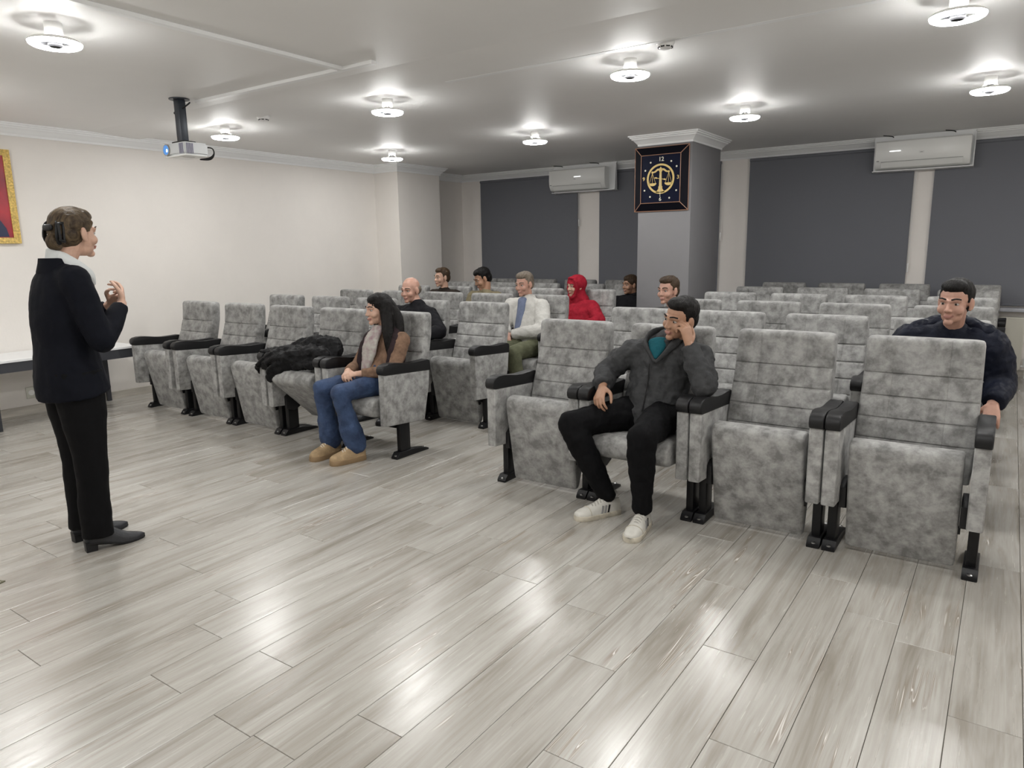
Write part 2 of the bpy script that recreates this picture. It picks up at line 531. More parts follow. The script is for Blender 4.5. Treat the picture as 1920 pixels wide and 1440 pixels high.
blind(-2.85, -1.00, 0.80, -0.985, 1.2, 'charcoal roller blind between the pillar and the second cooling unit')
blind(-0.80, 1.05, 0.80, 1.07, 1.2, 'charcoal roller blind above the cream radiator')

# radiator under the sill
r = empty('radiator', (-0.45, YB, 0.09)); tag(r, 'cream panel radiator under the marble sill', 'radiator')
bm = bmesh.new()
prof = []
W = 0.62
xs = np.linspace(-W, W, 32)
front = []
for i, x in enumerate(xs):
    front.append((x, -0.10 - (0.006 if i % 2 else 0.0)))
poly = front + [(W, -0.055), (-W, -0.055)]
prism(bm, poly, 0.0, 0.56, axis='z')
obj('panel', bm, M['radiator'], r, angle=20)
bm = bmesh.new(); box(bm, (-W - 0.004, -0.108, 0.555), (W + 0.004, -0.03, 0.572), 0.003)
obj('top_grille', bm, M['radiator'], r)
for s in (-1, 1):
    bm = bmesh.new(); box(bm, (s * W - 0.012, -0.105, 0.01), (s * W + 0.012, -0.03, 0.56), 0.004); obj('side_cover', bm, M['radiator'], r)
bm = bmesh.new(); tube(bm, [(W + 0.01, -0.075, 0.04), (W + 0.05, -0.075, 0.04), (W + 0.06, -0.075, 0.01), (W + 0.06, -0.075, -0.088)], [0.009], 8, 3); obj('pipe', bm, M['white_plastic'], r)
bm = bmesh.new(); tube(bm, [(W + 0.05, -0.075, 0.04), (W + 0.05, -0.075, 0.115)], [0.018, 0.022], 10, 1); obj('valve', bm, M['white_plastic'], r)
bm = bmesh.new(); box(bm, (-W + 0.1, -0.06, 0.1), (W - 0.1, -0.0005, 0.13)); obj('bracket', bm, M['radiator'], r)

# ------------------------------------------------------------------ air conditioners with drip shields
def air_con(cx, label, stripe_dx, patch_dx, shield):
    r = empty('air_conditioner', (cx, YB, 2.27)); tag(r, label, 'air conditioner', 'wall mounted cooling units')
    hw = 0.46
    prof = [(-0.052, 0.03), (-0.052, 0.325), (-0.225, 0.325), (-0.243, 0.31), (-0.247, 0.17), (-0.235, 0.09), (-0.205, 0.04), (-0.16, 0.022)]
    bm = bmesh.new(); prism(bm, prof, -hw, hw, 0.008, 2); obj('casing', bm, M['ac_white'], r)
    bm = bmesh.new()
    prism(bm, [(-0.238, 0.094), (-0.2085, 0.042), (-0.213, 0.037), (-0.245, 0.092)], -hw * 0.86, hw * 0.86, 0.001, 1)
    obj('louver', bm, M['ac_white'], r)
    bm = bmesh.new(); prism(bm, [(-0.2465, 0.100), (-0.24, 0.100), (-0.238, 0.097), (-0.245, 0.097)], -hw * 0.86, hw * 0.86); obj('louver_seam', bm, M['grey_plastic'], r)
    bm = bmesh.new(); box(bm, (stripe_dx - 0.055, -0.2495, 0.205), (stripe_dx + 0.055, -0.2455, 0.213), 0.001, 1); obj('display_light', bm, mat('display_glow', (1, 1, 1), 0.3, emit=(1, 1, 1), estr=1.5), r)
    bm = bmesh.new(); box(bm, (patch_dx - 0.024, -0.2488, 0.17), (patch_dx + 0.024, -0.2455, 0.192), 0.001, 1); bd = obj('badge', bm, M['white_plastic'], r)
    bm = bmesh.new(); box(bm, (patch_dx - 0.012, -0.2496, 0.177), (patch_dx + 0.012, -0.2485, 0.182)); obj('badge_mark', bm, M['grey_plastic'], bd)
    bm = bmesh.new(); box(bm, (-hw + 0.02, -0.248, 0.105), (-hw + 0.045, -0.2445, 0.113)); obj('rating_mark', bm, M['grey_plastic'], r)
    # shield: back panel leaning, floor lip and right side
    x0, x1 = shield
    bm = bmesh.new()
    prism(bm, [(-0.085, 0.0), (-0.10, 0.388), (-0.108, 0.388), (-0.093, 0.0)], x0, x1)
    prism(bm, [(-0.052, -0.004), (-0.052, 0.004), (-0.17, 0.010), (-0.17, 0.002)], x0, x1)
    obj('drip_shield', bm, M['molding'], r, angle=20)
    bm = bmesh.new()
    prism(bm, [(-0.09, 0.004), (-0.165, 0.008), (-0.135, 0.36), (-0.10, 0.38)], x1 - 0.008, x1); obj('shield_side', bm, M['molding'], r, angle=20)
    for dx in (-0.3, 0.3):
        bm = bmesh.new()
        tube(bm, [(dx, -0.10, 0.37), (dx - 0.02, -0.13, 0.383), (dx - 0.09, -0.22, 0.3865)], [0.005], 6, 4); obj('hanger', bm, M['black_plastic'], r)
    return r
air_con(-5.27, 'white wall air conditioner over the cream strip beside the pillar', 0.02, -0.02, (-0.46, 0.58))
air_con(-0.925, 'white wall air conditioner in a drip shield farther from the pillar', -0.26, 0.0, (-0.49, 0.49))

# ------------------------------------------------------------------ clock on the pillar
ck = empty('wall_clock', (-3.205, 7.49, 2.194)); tag(ck, 'square black framed wall clock with gold scales emblem on the slate pillar', 'clock')
HW, HH, IW, IH = 0.310, 0.338, 0.226, 0.252
def frame_piece(a, b, c, d):
    bm = bmesh.new()
    yo, yi, yb = -0.012, -0.04, 0.0
    P = [V((a[0], yo, a[1])), V((b[0], yo, b[1])), V((c[0], yi, c[1])), V((d[0], yi, d[1]))]
    Q = [V((p.x, yb, p.z)) for p in P]
    vs = [bm.verts.new(p) for p in P + Q]
    for q in ((0, 1, 2, 3), (7, 6, 5, 4), (0, 4, 5, 1), (1, 5, 6, 2), (2, 6, 7, 3), (3, 7, 4, 0)):
        bm.faces.new([vs[i] for i in q])
    return bm
co = [(-HW, -HH), (HW, -HH), (HW, HH), (-HW, HH)]; ci = [(-IW, -IH), (IW, -IH), (IW, IH), (-IW, IH)]
for i in range(4):
    j = (i + 1) % 4
    obj('frame_side', frame_piece(co[i], co[j], ci[j], ci[i]), M['clock_frame'], ck, angle=20)
bm = bmesh.new()
for i in range(4):
    j = (i + 1) % 4
    tube(bm, [(co[i][0], -0.014, co[i][1]), (co[j][0], -0.014, co[j][1])], [0.004], 6, 1)
    tube(bm, [(ci[i][0], -0.042, ci[i][1]), (ci[j][0], -0.042, ci[j][1])], [0.004], 6, 1)
    tube(bm, [(co[i][0], -0.014, co[i][1]), (ci[i][0], -0.042, ci[i][1])], [0.004], 6, 1)
obj('copper_piping', bm, M['copper'], ck)
bm = bmesh.new(); box(bm, (-IW, -0.034, -IH), (IW, -0.02, IH)); dial = obj('dial', bm, M['clock_face'], ck)
def disc(bm, x, z, r, y=-0.037, n=16, t=0.004):
    prism(bm, [(x + r * math.cos(2 * math.pi * i / n), z + r * math.sin(2 * math.pi * i / n)) for i in range(n)], y, y + t, axis='y')
for x, z in ((-0.118, 0.175), (0.118, 0.175), (-0.178, 0.095), (0.180, 0.118), (-0.185, -0.115), (0.182, -0.13), (-0.118, -0.185), (0.105, -0.205)):
    bm = bmesh.new(); disc(bm, x, z, 0.0095); obj('hour_dot', bm, M['pale'], dial)
def text(body, size, x, z, y, m, parent, name, rz=0.0, yaw=0.0):
    cu = bpy.data.curves.new(name, 'FONT'); cu.body = body; cu.size = size; cu.align_x = 'CENTER'; cu.align_y = 'CENTER'
    cu.extrude = 0.0015; cu.offset = size * 0.015
    t = bpy.data.objects.new('t', cu); col.objects.link(t)
    me = bpy.data.meshes.new_from_object(t.evaluated_get(bpy.context.evaluated_depsgraph_get()))
    bpy.data.objects.remove(t)
    me.materials.clear(); me.materials.append(m)
    return link(name, me, parent, (x, y, z), (R(90), 0, yaw))
text('12', 0.062, 0.004, 0.203, -0.0355, M['pale'], dial, 'numeral')
text('3', 0.055, 0.198, 0.005, -0.0355, M['gold_flat'], dial, 'numeral')
text('6', 0.055, 0.0, -0.215, -0.0355, M['pale'], dial, 'numeral')
text('9', 0.055, -0.196, 0.005, -0.0355, M['gold_flat'], dial, 'numeral')
bm = bmesh.new()
RR, rr2 = 0.158, 0.138
o1 = [(RR * math.cos(2 * math.pi * i / 40), RR * math.sin(2 * math.pi * i / 40)) for i in range(40)]
o2 = [(rr2 * math.cos(2 * math.pi * i / 40), rr2 * math.sin(2 * math.pi * i / 40)) for i in range(40)]
loft(bm, [[(x, -0.034, z) for x, z in o1], [(x, -0.038, z) for x, z in o1], [(x, -0.038, z) for x, z in o2], [(x, -0.034, z) for x, z in o2]], cap=False)
obj('ring', bm, M['gold_flat'], dial)
def flat(bm, pts, y=-0.038, t=0.004): prism(bm, pts, y, y + t, axis='y')
bm = bmesh.new()
flat(bm, [(-0.055, -0.145), (0.055, -0.145), (0.03, -0.115), (0.021, -0.10), (0.024, -0.085), (0.016, -0.075), (0.011, 0.07), (0.02, 0.085), (0.014, 0.105), (0.0, 0.125), (-0.014, 0.105), (-0.02, 0.085), (-0.011, 0.07), (-0.016, -0.075), (-0.024, -0.085), (-0.021, -0.10), (-0.03, -0.115)])
obj('scales_column', bm, M['gold_flat'], dial, angle=None)
for s in (-1, 1):
    bm = bmesh.new()
    top = [(0.012 * s, 0.108), (0.04 * s, 0.105), (0.065 * s, 0.085), (0.09 * s, 0.075), (0.092 * s, 0.062), (0.06 * s, 0.068), (0.035 * s, 0.085), (0.012 * s, 0.09)]
    flat(bm, top if s < 0 else top[::-1]); obj('scales_arm', bm, M['gold_flat'], dial, angle=None)
    bm = bmesh.new(); disc(bm, 0.094 * s, 0.07, 0.012, -0.039)
    obj('scales_knob', bm, M['gold_flat'], dial, angle=None)
    bm = bmesh.new()
    for e in (-0.036, 0, 0.036):
        tube(bm, [(0.094 * s, -0.037, 0.062), (0.092 * s + e, -0.037, -0.042)], [0.002], 6, 1)
    obj('scales_chain', bm, M['gold_flat'], dial)
    bm = bmesh.new()
    pan = [(0.092 * s + 0.045 * math.cos(t), -0.043 + 0.03 * math.sin(t)) for t in np.linspace(0, -math.pi, 12)]
    flat(bm, pan[::-1]); obj('scales_pan', bm, M['gold_flat'], dial, angle=None)
bm = bmesh.new(); flat(bm, [(0, 0.004), (-0.03, 0.008), (-0.05, 0.020), (-0.078, 0.012), (-0.05, 0.002), (-0.03, 0.003), (0, -0.004)], -0.041, 0.003)
obj('hour_hand', bm, M['gold_flat'], ck, angle=None)
bm = bmesh.new(); flat(bm, [(0, -0.004), (0.03, -0.008), (0.05, -0.018), (0.07, -0.010), (0.05, 0.0), (0.03, -0.003), (0, 0.004)], -0.041, 0.003)
obj('minute_hand', bm, M['gold_flat'], ck, angle=None)
bm = bmesh.new(); flat(bm, [(-0.002, 0.04), (-0.001, -0.19), (0.003, -0.19), (0.002, 0.04)], -0.043, 0.002)
obj('second_hand', bm, M['pale'], ck, angle=None)

# ------------------------------------------------------------------ ring fan lamps
LP = mat('lamp_white', (0.85, 0.85, 0.83), 0.35)
LP2 = mat('lamp_grey', (0.025, 0.025, 0.027), 0.6, spec=0.1)
def lamp_parts(r):
    bm = bmesh.new(); lathe(bm, [(0.042, 0.0), (0.042, -0.055), (0.040, -0.06), (0.0, -0.06)], n=24); obj('canister', bm, LP, r)
    bm = bmesh.new()
    n, mseg = 36, 10
    rings = []
    for i in range(n):
        a = 2 * math.pi * i / n
        rings.append([((0.103 + 0.022 * math.cos(t)) * math.cos(a), (0.103 + 0.022 * math.cos(t)) * math.sin(a), -0.098 + 0.017 * math.sin(t)) for t in np.linspace(0, 2 * math.pi, mseg, endpoint=False)])
    rings.append(rings[0]); loft(bm, rings, False); bmesh.ops.remove_doubles(bm, verts=bm.verts[:], dist=1e-6)
    for f in bm.faces:
        c_ = f.calc_center_median()
        if c_.z > -0.0955: f.material_index = 1
    obj('light_ring', bm, [M['lamp'], LP], r)
    bm = bmesh.new(); lathe(bm, [(0.02, -0.058), (0.033, -0.072), (0.035, -0.112), (0.028, -0.118), (0.0, -0.118)]); obj('fan_hub', bm, LP2, r)
    for i in range(5):
        a = 2 * math.pi * i / 5
        bm = bmesh.new()
        mt = Matrix.Rotation(a, 4, 'Z') @ Matrix.Translation((0.052, 0, -0.095)) @ Matrix.Rotation(R(28), 4, 'X')
        box(bm, (-0.019, -0.016, -0.001), (0.019, 0.016, 0.001), mtx=mt); obj('fan_blade', bm, LP2, r)
    for i in range(3):
        a = 2 * math.pi * i / 3 + 0.4
        bm = bmesh.new(); tube(bm, [(0.038 * math.cos(a), 0.038 * math.sin(a), -0.055), (0.08 * math.cos(a), 0.08 * math.sin(a), -0.09)], [0.004], 6, 1); obj('spoke', bm, LP, r)
def copy_tree(o, parent=None):
    c = o.copy(); col.objects.link(c)
    if parent is not None: c.parent = parent
    for ch in o.children: copy_tree(ch, c)
    return c
GL = 'ring fan lamps on the ceiling'
lamps = [(-4.185, 1.90, 'lit round ring fan lamp on the ceiling above the standing woman'),
         (-6.27, 4.27, 'lit ring fan lamp just behind the hanging projector'),
         (-4.20, 4.34, 'lit ring fan lamp between the projector and the clock pillar, nearer the seats in front'),
         (-6.26, 6.51, 'lit ring fan lamp close to the cream pier'),
         (-4.18, 6.47, 'lit ring fan lamp above the first air conditioner'),
         (-2.13, 4.43, 'lit ring fan lamp hanging beside the nearer smoke detector'),
         (-2.02, 6.48, 'lit ring fan lamp near the crown molding of the pillar'),
         (-0.33, 4.33, 'largest lit ring fan lamp above the aisle end of the front rows'),
         (-0.25, 6.53, 'lit ring fan lamp in front of the second air conditioner')]
lamps += [(-6.27, 1.9, 'lit ring fan lamp above the white side table'), (-2.1, 1.9, 'lit ring fan lamp over the bare floor before the man in sneakers'),
          (-0.2, 1.9, 'lit ring fan lamp over the bare floor before the last aisle chair'), (-6.27, -0.4, 'lit ring fan lamp in the front corner behind the side table'),
          (-4.19, -0.4, 'lit ring fan lamp at the front wall behind the standing woman'), (-2.1, -0.4, 'lit ring fan lamp at the front wall opposite the central aisle'),
          (-0.2, -0.4, 'lit ring fan lamp at the front wall opposite the radiator aisle'), (1.7, 1.9, 'lit ring fan lamp by the far side wall at the bare front'),
          (1.7, 4.35, 'lit ring fan lamp by the far side wall beside the front rows'), (1.7, 6.5, 'lit ring fan lamp by the far side wall beside the radiator')]
l0 = None
for x, y, lb in lamps:
    if l0 is None:
        l0 = empty('ring_fan_lamp', (x, y, ZC)); lamp_parts(l0); o = l0
    else:
        o = copy_tree(l0); o.location = (x, y, ZC)
        o.rotation_euler = (0, 0, rnd.uniform(0, 6))
    tag(o, lb or 'lit ring fan lamp over the open front or far aisle, beyond the picture', 'lamp', GL)

# smoke detectors
def detector(x, y, label):
    r = empty('smoke_detector', (x, y, ZC)); tag(r, label, 'smoke detector', 'smoke detectors on the ceiling')
    bm = bmesh.new(); lathe(bm, [(0.055, 0), (0.055, -0.015), (0.05, -0.022)], n=20); obj('base', bm, M['white_plastic'], r)
    bm = bmesh.new(); lathe(bm, [(0.048, -0.022), (0.046, -0.03), (0.034, -0.042), (0.030, -0.044), (0.0, -0.044)], n=20); obj('dome', bm, M['white_plastic'], r)
    for i in range(8):
        a = 2 * math.pi * i / 8
        bm = bmesh.new(); box(bm, (0.038, -0.011, -0.039), (0.043, 0.011, -0.030), mtx=Matrix.Rotation(a, 4, 'Z')); obj('vent_slot', bm, M['black_plastic'], r)
detector(-1.79, 4.19, 'small white smoke detector beside the ring lamp nearest the aisle rows')
detector(-5.53, 4.16, 'small white smoke detector beyond the hanging projector')

# cable trunking
def trunk(lo, hi, label):
    bm = bmesh.new(); box(bm, lo, hi, 0.002, 1)
    t = obj('cable_trunking', bm, M['molding']); tag(t, label, 'cable trunking', 'white cable trunking on the ceiling')
trunk((-3.74, -1.0, ZC - 0.022), (-3.695, 3.42, ZC), 'long white ceiling trunking running past the first lamp toward the seats')
trunk((-5.38, 3.42, ZC - 0.022), (-3.43, 3.465, ZC), 'white ceiling trunking from the projector mount to its cut end')
trunk((-3.4, 4.10, ZC - 0.022), (2.2, 4.145, ZC), 'white ceiling trunking along the plaster band beside the smoke detector')

# ------------------------------------------------------------------ projector
pj = empty('projector', (-5.43, 3.32, ZC)); tag(pj, 'light grey projector with lit blue lens hanging from a dark ceiling pole', 'projector')
bm = bmesh.new(); lathe(bm, [(0.075, 0), (0.075, -0.008), (0, -0.008)], n=24); obj('ceiling_plate', bm, M['pole'], pj)
bm = bmesh.new(); box(bm, (-0.035, -0.03, -0.32), (0.035, 0.03, -0.008), 0.006); po = obj('pole', bm, M['pole'], pj)
bm = bmesh.new(); tube(bm, [(-0.035, -0.01, -0.1), (-0.055, -0.01, -0.1)], [0.012], 10, 1); obj('clamp_knob', bm, M['black_metal'], po)
bm = bmesh.new(); tube(bm, [(0.03, 0, -0.075), (0.07, 0.02, -0.05), (0.09, 0.03, -0.035)], [0.006], 6, 3); obj('cable_stub', bm, M['black_plastic'], po)
bm = bmesh.new(); box(bm, (-0.08, -0.05, -0.335), (0.08, 0.06, -0.318), 0.006); obj('bracket', bm, M['black_metal'], pj)
bm = bmesh.new()
prism(bm, [(-0.15, -0.085), (0.15, -0.085), (0.15, 0.115), (-0.15, 0.115)], -0.428, -0.335, axis='z')
bmesh.ops.bevel(bm, geom=bm.edges[:], offset=0.012, segments=3, affect='EDGES')
obj('case', bm, M['projector'], pj)
bm = bmesh.new(); box(bm, (-0.142, -0.078, -0.436), (0.142, 0.108, -0.426), 0.004); box(bm, (-0.09, -0.05, -0.440), (0.05, 0.06, -0.435), 0.002); obj('underside_panel', bm, M['ac_white'], pj)
bm = bmesh.new()
tube(bm, [(-0.095, -0.083, -0.382), (-0.095, -0.094, -0.382)], [0.044], 28, 1, round_ends=False); le = obj('lens_barrel', bm, M['grey_plastic'], pj)
bm = bmesh.new(); tube(bm, [(-0.095, -0.090, -0.382), (-0.095, -0.0955, -0.382)], [0.036], 28, 1, round_ends=False); obj('lens_glass', bm, M['lens'], le)
bm = bmesh.new(); ell(bm, (-0.08, -0.0955, -0.388), (0.011, 0.004, 0.013)); obj('lens_glow', bm, M['lens_core'], le)
for i in range(4):
    bm = bmesh.new(); box(bm, (0.078 + i * 0.015, -0.0875, -0.42), (0.085 + i * 0.015, -0.084, -0.345)); obj('front_vent', bm, M['grille'], pj)
for i in range(5):
    bm = bmesh.new(); box(bm, (0.149, -0.07 + i * 0.012, -0.42), (0.1525, -0.064 + i * 0.012, -0.345)); obj('side_vent', bm, M['grille'], pj)
bm = bmesh.new(); box(bm, (0.03, 0.085, -0.337), (0.06, 0.11, -0.322), 0.003); obj('foot', bm, M['projector'], pj)
bm = bmesh.new(); tube(bm, [(0.10, 0.115, -0.36), (0.13, 0.16, -0.365), (0.135, 0.17, -0.405), (0.10, 0.155, -0.44), (0.04, 0.11, -0.446)], [0.005, 0.005, 0.006, 0.012, 0.006], 8, 5); obj('cable', bm, M['black_plastic'], pj)

# ------------------------------------------------------------------ left wall: picture, shelf bench, socket, floor box
pf = empty('framed_picture', (XL, 2.60, 2.0)); tag(pf, 'gilded frame holding a red portrait print on the cream wall', 'picture')
a0, a1, b0, b1 = -0.31, 0.31, -0.405, 0.425
fw = 0.052
def gild(pts):
    bm = bmesh.new()
    A = [bm.verts.new((0.003, y, z)) for y, z in pts]
    B = [bm.verts.new((0.022 if i in (2, 3) else 0.034, y, z)) for i, (y, z) in enumerate(pts)]
    bm.faces.new(A); bm.faces.new(B)
    for i in range(4): bm.faces.new((A[i], A[(i + 1) % 4], B[(i + 1) % 4], B[i]))
    return bm
oc = [(a0, b0), (a1, b0), (a1, b1), (a0, b1)]; ic = [(a0 + fw, b0 + fw), (a1 - fw, b0 + fw), (a1 - fw, b1 - fw), (a0 + fw, b1 - fw)]
for i in range(4):
    j = (i + 1) % 4
    obj('frame_rail', gild([oc[i], oc[j], ic[j], ic[i]]), M['gold'], pf, angle=20)
bm = bmesh.new(); box(bm, (0.004, a0 + fw, b0 + fw), (0.012, a1 - fw, b1 - fw)); pr_ = obj('print', bm, M['red'], pf)
bm = bmesh.new()
prism(bm, [(-0.22, -0.345), (0.225, -0.345), (0.21, -0.27), (0.17, -0.20), (0.08, -0.15), (-0.06, -0.15), (-0.18, -0.2), (-0.22, -0.3)], 0.0121, 0.0126, axis='x'); obj('printed_suit', bm, M['navy'], pr_, angle=None)

sh = empty('side_table', (-7.26, 2.0, 0)); tag(sh, 'long white topped side table with dark apron along the cream wall', 'table')
bm = bmesh.new(); box(bm, (-0.30, -2.2, 0.585), (0.31, 1.58, 0.606), 0.002, 1); obj('tabletop', bm, M['shelf_top'], sh)
bm = bmesh.new(); box(bm, (0.285, -2.19, 0.50), (0.305, 1.575, 0.585)); obj('apron', bm, M['apron'], sh)
bm = bmesh.new(); box(bm, (-0.29, 1.555, 0.50), (0.285, 1.575, 0.585)); obj('apron', bm, M['apron'], sh)
for x, y in ((-0.26, -2.1), (0.26, -2.1), (-0.26, 0.33), (0.26, 0.33), (-0.26, 1.5)):
    bm = bmesh.new(); box(bm, (x - 0.02, y - 0.02, 0), (x + 0.02, y + 0.02, 0.585), 0.003); obj('leg', bm, M['apron'], sh)

so = empty('wall_socket', (XL, 2.86, 0.20)); tag(so, 'white wall socket under the side table', 'socket')
bm = bmesh.new(); box(bm, (0.0, -0.085, -0.055), (0.012, 0.085, 0.055), 0.004); obj('plate', bm, M['socket'], so)
for dy in (-0.042, 0.042):
    bm = bmesh.new(); tube(bm, [(0.012, dy, 0), (0.0135, dy, 0)], [0.026], 18, 1, round_ends=False); obj('outlet', bm, M['ac_white'], so)

fb = empty('floor_box', (-3.73, 1.075, 0), R(20)); tag(fb, 'small square floor socket box with dark metal rim set into the planks', 'floor box')
bm = bmesh.new()
for lo, hi in (((-0.065, -0.065, 0), (0.065, -0.055, 0.004)), ((-0.065, 0.055, 0), (0.065, 0.065, 0.004)), ((-0.065, -0.055, 0), (-0.055, 0.055, 0.004)), ((0.055, -0.055, 0), (0.065, 0.055, 0.004))):
    box(bm, lo, hi)
obj('rim', bm, M['brass'], fb, angle=None)
bm = bmesh.new(); box(bm, (-0.055, -0.055, 0), (0.055, 0.055, 0.0025)); obj('lid', bm, M['socket'], fb, angle=None)

# ------------------------------------------------------------------ auditorium chairs
def back_mesh():
    bm = bmesh.new()
    # z, front y, back y, half width, groove
    st = [(0.345, 0.395, 0.47, 0.245), (0.40, 0.388, 0.485, 0.255)]
    seams = [0.52, 0.62, 0.725, 0.835]
    def fy(z):
        return float(np.interp(z, [0.34, 0.40, 0.52, 0.62, 0.725, 0.835, 0.92, 1.0], [0.395, 0.384, 0.396, 0.425, 0.465, 0.498, 0.508, 0.512]))
    def by(z): return float(np.interp(z, [0.34, 0.5, 0.7, 0.85, 1.0], [0.47, 0.51, 0.565, 0.6, 0.612]))
    def hw(z): return float(np.interp(z, [0.34, 0.5, 0.75, 1.0], [0.245, 0.258, 0.254, 0.250]))
    zs = [(0.345, 0.0, 1)]
    prev = 0.345
    for s in seams + [0.985]:
        g = s - prev
        for f in ((0.14, 0.5, 0.86) if s > 0.36 else ()):
            zs.append((prev + g * f, 0, 0))
        if s < 0.98:
            zs += [(s - 0.007, 0.001, 0), (s, 0.010, 0), (s + 0.007, 0.001, 0)]
        prev = s
    zs += [(0.985, 0.0, 0), (1.003, 0.004, 2), (1.012, 0.012, 3), (1.0155, 0.024, 4)]
    rings = []
    cols = [-1, -0.955, -0.5, -0.478, -0.456, 0, 0.456, 0.478, 0.5, 0.955, 1]
    for z, ins, _ in zs:
        w, y0, y1 = hw(z), fy(z), by(z)
        top = ins if z > 0.99 else 0
        w -= top * 0.8
        gr = 0 if z > 0.99 else ins
        puff = lambda c: -0.006 * (1 - abs(c) ** 4)
        ring = []
        for c in cols:
            d = 0.010 if abs(c) == 1 else 0.0
            vg = 0.0042 if abs(abs(c) - 0.478) < 1e-6 else 0
            ring.append((c * w, y0 + d + gr * (abs(c) < 1) + vg + puff(c) + top, z))
        ring += [(w + 0.003, y0 + 0.025 + top, z), (w + 0.003, y1 - 0.02 - top, z), (w - 0.014, y1 - top, z), (0, y1 + 0.004 - top, z), (-w + 0.014, y1 - top, z), (-w - 0.003, y1 - 0.02 - top, z), (-w - 0.003, y0 + 0.025 + top, z)]
        rings.append(ring)
    loft(bm, rings)
    return to_mesh(bm, 'backrest', M['fabric'], 42)

def seat_mesh():
    """u from rear (0) to front (.51), w from underside (0) to top; local (x, -(u-.255), w)"""
    prof = [(-0.040, 0.02), (-0.036, 0.005), (-0.022, 0.0), (0.46, 0.0), (0.49, 0.006), (0.508, 0.025), (0.513, 0.055), (0.508, 0.09), (0.49, 0.118), (0.455, 0.134),
            (0.38, 0.138), (0.22, 0.134), (0.12, 0.122), (0.045, 0.085), (-0.024, 0.04)]
    bm = bmesh.new()
    rings = []
    W = 0.229
    cu, cw = 0.26, 0.07
    for x, s in ((-W, 0.0), (-W + 0.001, 0.006), (-W + 0.006, 0.012), (-W + 0.014, 0.0145), (-0.1, 0.015), (0.1, 0.015), (W - 0.014, 0.0145), (W - 0.006, 0.012), (W - 0.001, 0.006), (W, 0.0)):
        k = 0.015 - s
        ring = []
        for u, w in prof:
            du = u - cu; dw = w - cw
            ring.append((x, -(cu + du * (1 - k / 0.255) - 0.255), cw + dw * (1 - k / 0.069)))
        rings.append(ring)
    loft(bm, rings)
    return to_mesh(bm, 'seat', M['fabric'], 40)

def panel_mesh():
    bm = bmesh.new()
    prism(bm, [(0.0, 0.262), (0.0, 0.628), (0.47, 0.602), (0.452, 0.48), (0.40, 0.235)], -0.0315, 0.0315, 0.007, 2)
    return to_mesh(bm, 'arm_panel', M['fabric'], 50)

def pad_mesh():
    bm = bmesh.new()
    prof = [(0.012, 0.624), (-0.008, 0.632), (-0.017, 0.648), (-0.017, 0.668), (-0.008, 0.686), (0.010, 0.697), (0.05, 0.703), (0.10, 0.702), (0.16, 0.694), (0.23, 0.683), (0.30, 0.678),
            (0.38, 0.680), (0.45, 0.684), (0.475, 0.676), (0.48, 0.655), (0.478, 0.598)]
    prism(bm, prof, -0.0335, 0.0335, 0.008, 3)
    return to_mesh(bm, 'arm_pad', M['black_plastic'], 40)

def leg_mesh():
    bm = bmesh.new(); box(bm, (-0.021, 0.145, 0.03), (0.021, 0.245, 0.30), 0.006)
    return to_mesh(bm, 'leg', M['black_metal'])

def plate_mesh():
    bm = bmesh.new()
    prism(bm, [(0.09, 0.0), (0.43, 0.0), (0.43, 0.012), (0.405, 0.02), (0.27, 0.046), (0.12, 0.046), (0.105, 0.022), (0.09, 0.014)], -0.031, 0.031, 0.004, 2)
    bmesh.ops.scale(bm, verts=[v for v in bm.verts], vec=(1, 1, 1))
    return to_mesh(bm, 'foot_plate', M['black_metal'])

def bolt_mesh():
    bm = bmesh.new(); lathe(bm, [(0.012, 0.0), (0.012, 0.004), (0.007, 0.008), (0.0, 0.009)], n=10)
    return to_mesh(bm, 'bolt', M['steel'])

def bracket_mesh():
    bm = bmesh.new()
    prism(bm, [(0.075, 0.25), (0.075, 0.35), (0.11, 0.375), (0.21, 0.375), (0.21, 0.25), (0.15, 0.225)], -0.014, 0.014, 0.004, 2)
    return to_mesh(bm, 'hinge_bracket', M['black_plastic'])

def tab_mesh():
    bm = bmesh.new(); box(bm, (-0.004, -0.016, -0.012), (0.007, 0.016, 0.012), 0.002, 1)
    return to_mesh(bm, 'fabric_tab', M['black_plastic'])

ME = {k: f() for k, f in dict(back=back_mesh, seat=seat_mesh, panel=panel_mesh, pad=pad_mesh, leg=leg_mesh, plate=plate_mesh, bolt=bolt_mesh, bracket=bracket_mesh, tab=tab_mesh).items()}
SEAT_STATE = {'folded': (79, 0.100, 0.310), 'down': (5, 0.205, 0.300), 'half': (43, 0.135, 0.325)}
def chair(cx, y0, state, label, group):
    r = empty('auditorium_chair', (cx, y0, 0)); tag(r, label, 'chair', group)
    a, sy, sz = SEAT_STATE[state]
    if state == 'folded':
        a += rnd.uniform(-0.8, 0.8)
    link('backrest', ME['back'], r)
    s = link('seat', ME['seat'], r, (0, sy, sz), (-R(a), 0, 0))
    link('fabric_tab', ME['tab'], s, (0.232, 0.115, 0.035))
    for d in (-1, 1):
        p = link('arm_panel', ME['panel'], r, (d * 0.292, 0, 0))
        link('arm_pad', ME['pad'], p)
        link('hinge_bracket', ME['bracket'], p, (-d * 0.045, 0.03, -0.02))
        l = link('leg', ME['leg'], r, (d * 0.292, 0, 0))
        link('foot_plate', ME['plate'], l)
        for y in (0.108, 0.408):
            link('bolt', ME['bolt'], l, (0, y, 0.019 if y < 0.2 else 0.017))
    return r
ORD = ['front', 'second', 'third', 'fourth', 'fifth', 'rear']
NTH = ['first', 'second', 'third', 'fourth', 'fifth']
RP = 1.03
Y0 = 3.45
CXR = [-0.314 - 0.655 * i for i in range(4)]
CXL = [-3.809, -4.477, -5.145, -5.818, -6.53]
